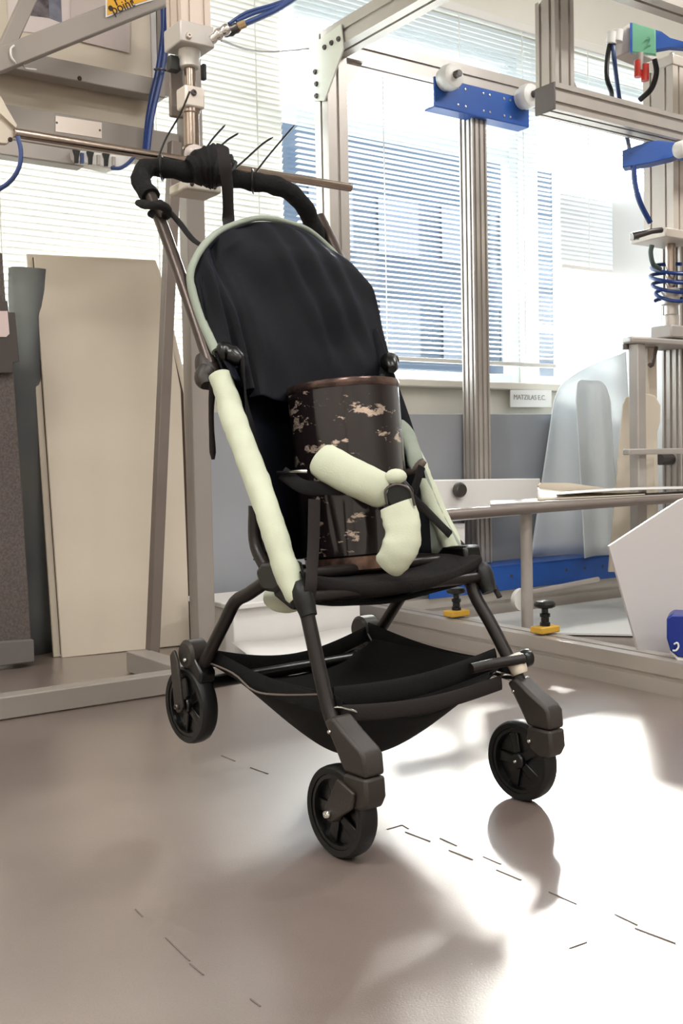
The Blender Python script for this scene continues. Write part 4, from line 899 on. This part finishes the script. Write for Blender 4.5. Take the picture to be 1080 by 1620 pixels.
# tape bundle, cable ties
hb_ = SP(332, 262, .14)
tb_ = spl([SP(302, 272, .10), SP(318, 266, .118), SP(334, 264, .135), SP(350, 268, .15), SP(366, 276, .165)], 24)
tag(obj('tape_wrap', MB().tube(tb_, [.022 + .011 * math.sin(math.pi * i / 23) + .003 * math.sin(i * .9) ** 2 for i in range(24)], 18, wob=.22), strapblk), 'lump of black tape binding the handle to the actuator', 'tape')
tag(obj('tape_ball', MB().ball(AX(az(244)) - AV * .01, .02, 14, (1, 1, .8)), foil), 'crumpled clear tape at the bar beside the black lump', 'tape')
GT = 'black cable ties sticking up around the handle'
for pts, lab in (([(300, 145), (285, 180), (262, 220), (250, 250)], 'long black cable tie left of the actuator, leaning on the bar'),
                 ([(325, 236), (338, 218), (356, 198)], 'short black cable tie sticking up right of the load cell'),
                 ([(350, 230), (362, 220), (377, 211)], 'short black cable tie above the handle strap'),
                 ([(366, 272), (385, 255), (415, 228), (432, 217)], 'kinked black cable tie sticking up over the bar'),
                 ([(402, 276), (420, 252), (440, 228), (466, 198)], 'longest black cable tie rising rightward over the bar'),
                 ([(352, 262), (362, 252), (369, 249)], 'stubby black cable tie close to the tape lump')):
    tie([P(x, y, 2.0 + .0008 * (x - 320)) for x, y in pts], lab, .0019, blackpl, GT)
for i, x in enumerate((256, 400)):
    c = SP(x, 266 if i == 0 else 287, .055 if i == 0 else .21)
    ring = [c + V((0, math.cos(t) * .021, math.sin(t) * .021)) for t in [2 * math.pi * k / 20 for k in range(21)]]
    tag(obj('cable_tie', MB().tube(ring, .0018, 6), blackpl), ('black cable tie ringed round the grip near its bend', 'black cable tie ringed round the grip past the tape lump')[i], 'cable tie', GT)
stp('recline_box', MB().box(P(621, 936, 1.74), SA * .034, SB * .012, AZ * .011), blackpl, bevel=.003)
cq2 = zp(686, 965, 0)
tub = obj('cream_tub', MB().lathe([(0, .0), (.055, 0), (.06, .004), (.064, .085), (.062, .087), (.058, .08), (0, .08)], V((cq2.x, cq2.y, 0)), AZ, 30), cream)
tag(tub, 'small cream tub on the floor behind the far front leg', 'tub')
# low white boxes under the window, seen below the seat
wbx = thing('white_crate', 'long low white box on the floor behind the stroller legs', 'box', zp(400, 1046, 0))
w0 = zp(337, 1052, 0) + AU * .07
obj('body', MB().box(w0 + AU * .24 + AV * .16 + AZ * .07, AU * .22, AV * .12, AZ * .07), whiteb, wbx, bevel=.004)
obj('lid', MB().box(w0 + AU * .24 + AV * .16 + AZ * .148, AU * .235, AV * .135, AZ * .008), whiteb, wbx, bevel=.003)
tag(obj('loose_sheet', MB().grid([[w0 + AU * (.0 + .46 * k / 14) + AV * (-.14 + .08 * j) + AZ * (.006 + .02 * j + .006 * math.sin(k * .5 + j)) for k in range(15)] for j in range(3)]), whiteb, solid=.002), 'wavy white sheet in front of the low white box', 'sheet')
tag(obj('blue_canister', MB().lathe([(0, 0), (.03, 0), (.032, .004), (.032, .1), (.024, .112), (.012, .116), (.012, .13), (0, .131)], zp(348, 1026, 0), AZ, 20), bluedk), 'small blue canister beside the post foot', 'canister')
# floor seams
def seam(pts, wdt, ls=floor):
    for (x0, y0), (x1, y1) in zip(pts[:-1], pts[1:]):
        A, B = zp(x0, y0, .0006), zp(x1, y1, .0006)
        obj('seam', MB().bar(A, B, wdt, .001, V((0, 1, 0)) if abs((B - A).y) < abs((B - A).x) else V((1, 0, 0))), mat('seam_dark', (112, 103, 98), .8), ls)
for p in ([(612, 1312), (636, 1305), (646, 1311)], [(641, 1316), (680, 1331)], [(696, 1326), (722, 1338)], [(710, 1345), (748, 1360)], [(764, 1355), (792, 1367)], [(785, 1376), (824, 1392)], [(868, 1411), (912, 1430)], [(972, 1446), (1008, 1463)], [(1004, 1468), (1068, 1492)],
          [(350, 1195), (372, 1204)], [(396, 1214), (424, 1224)], [(214, 1438), (226, 1450)], [(262, 1483), (300, 1520)], [(300, 1524), (322, 1542)], [(396, 1580), (412, 1592)], [(900, 1500), (928, 1490)]):
    seam(p, .0016)
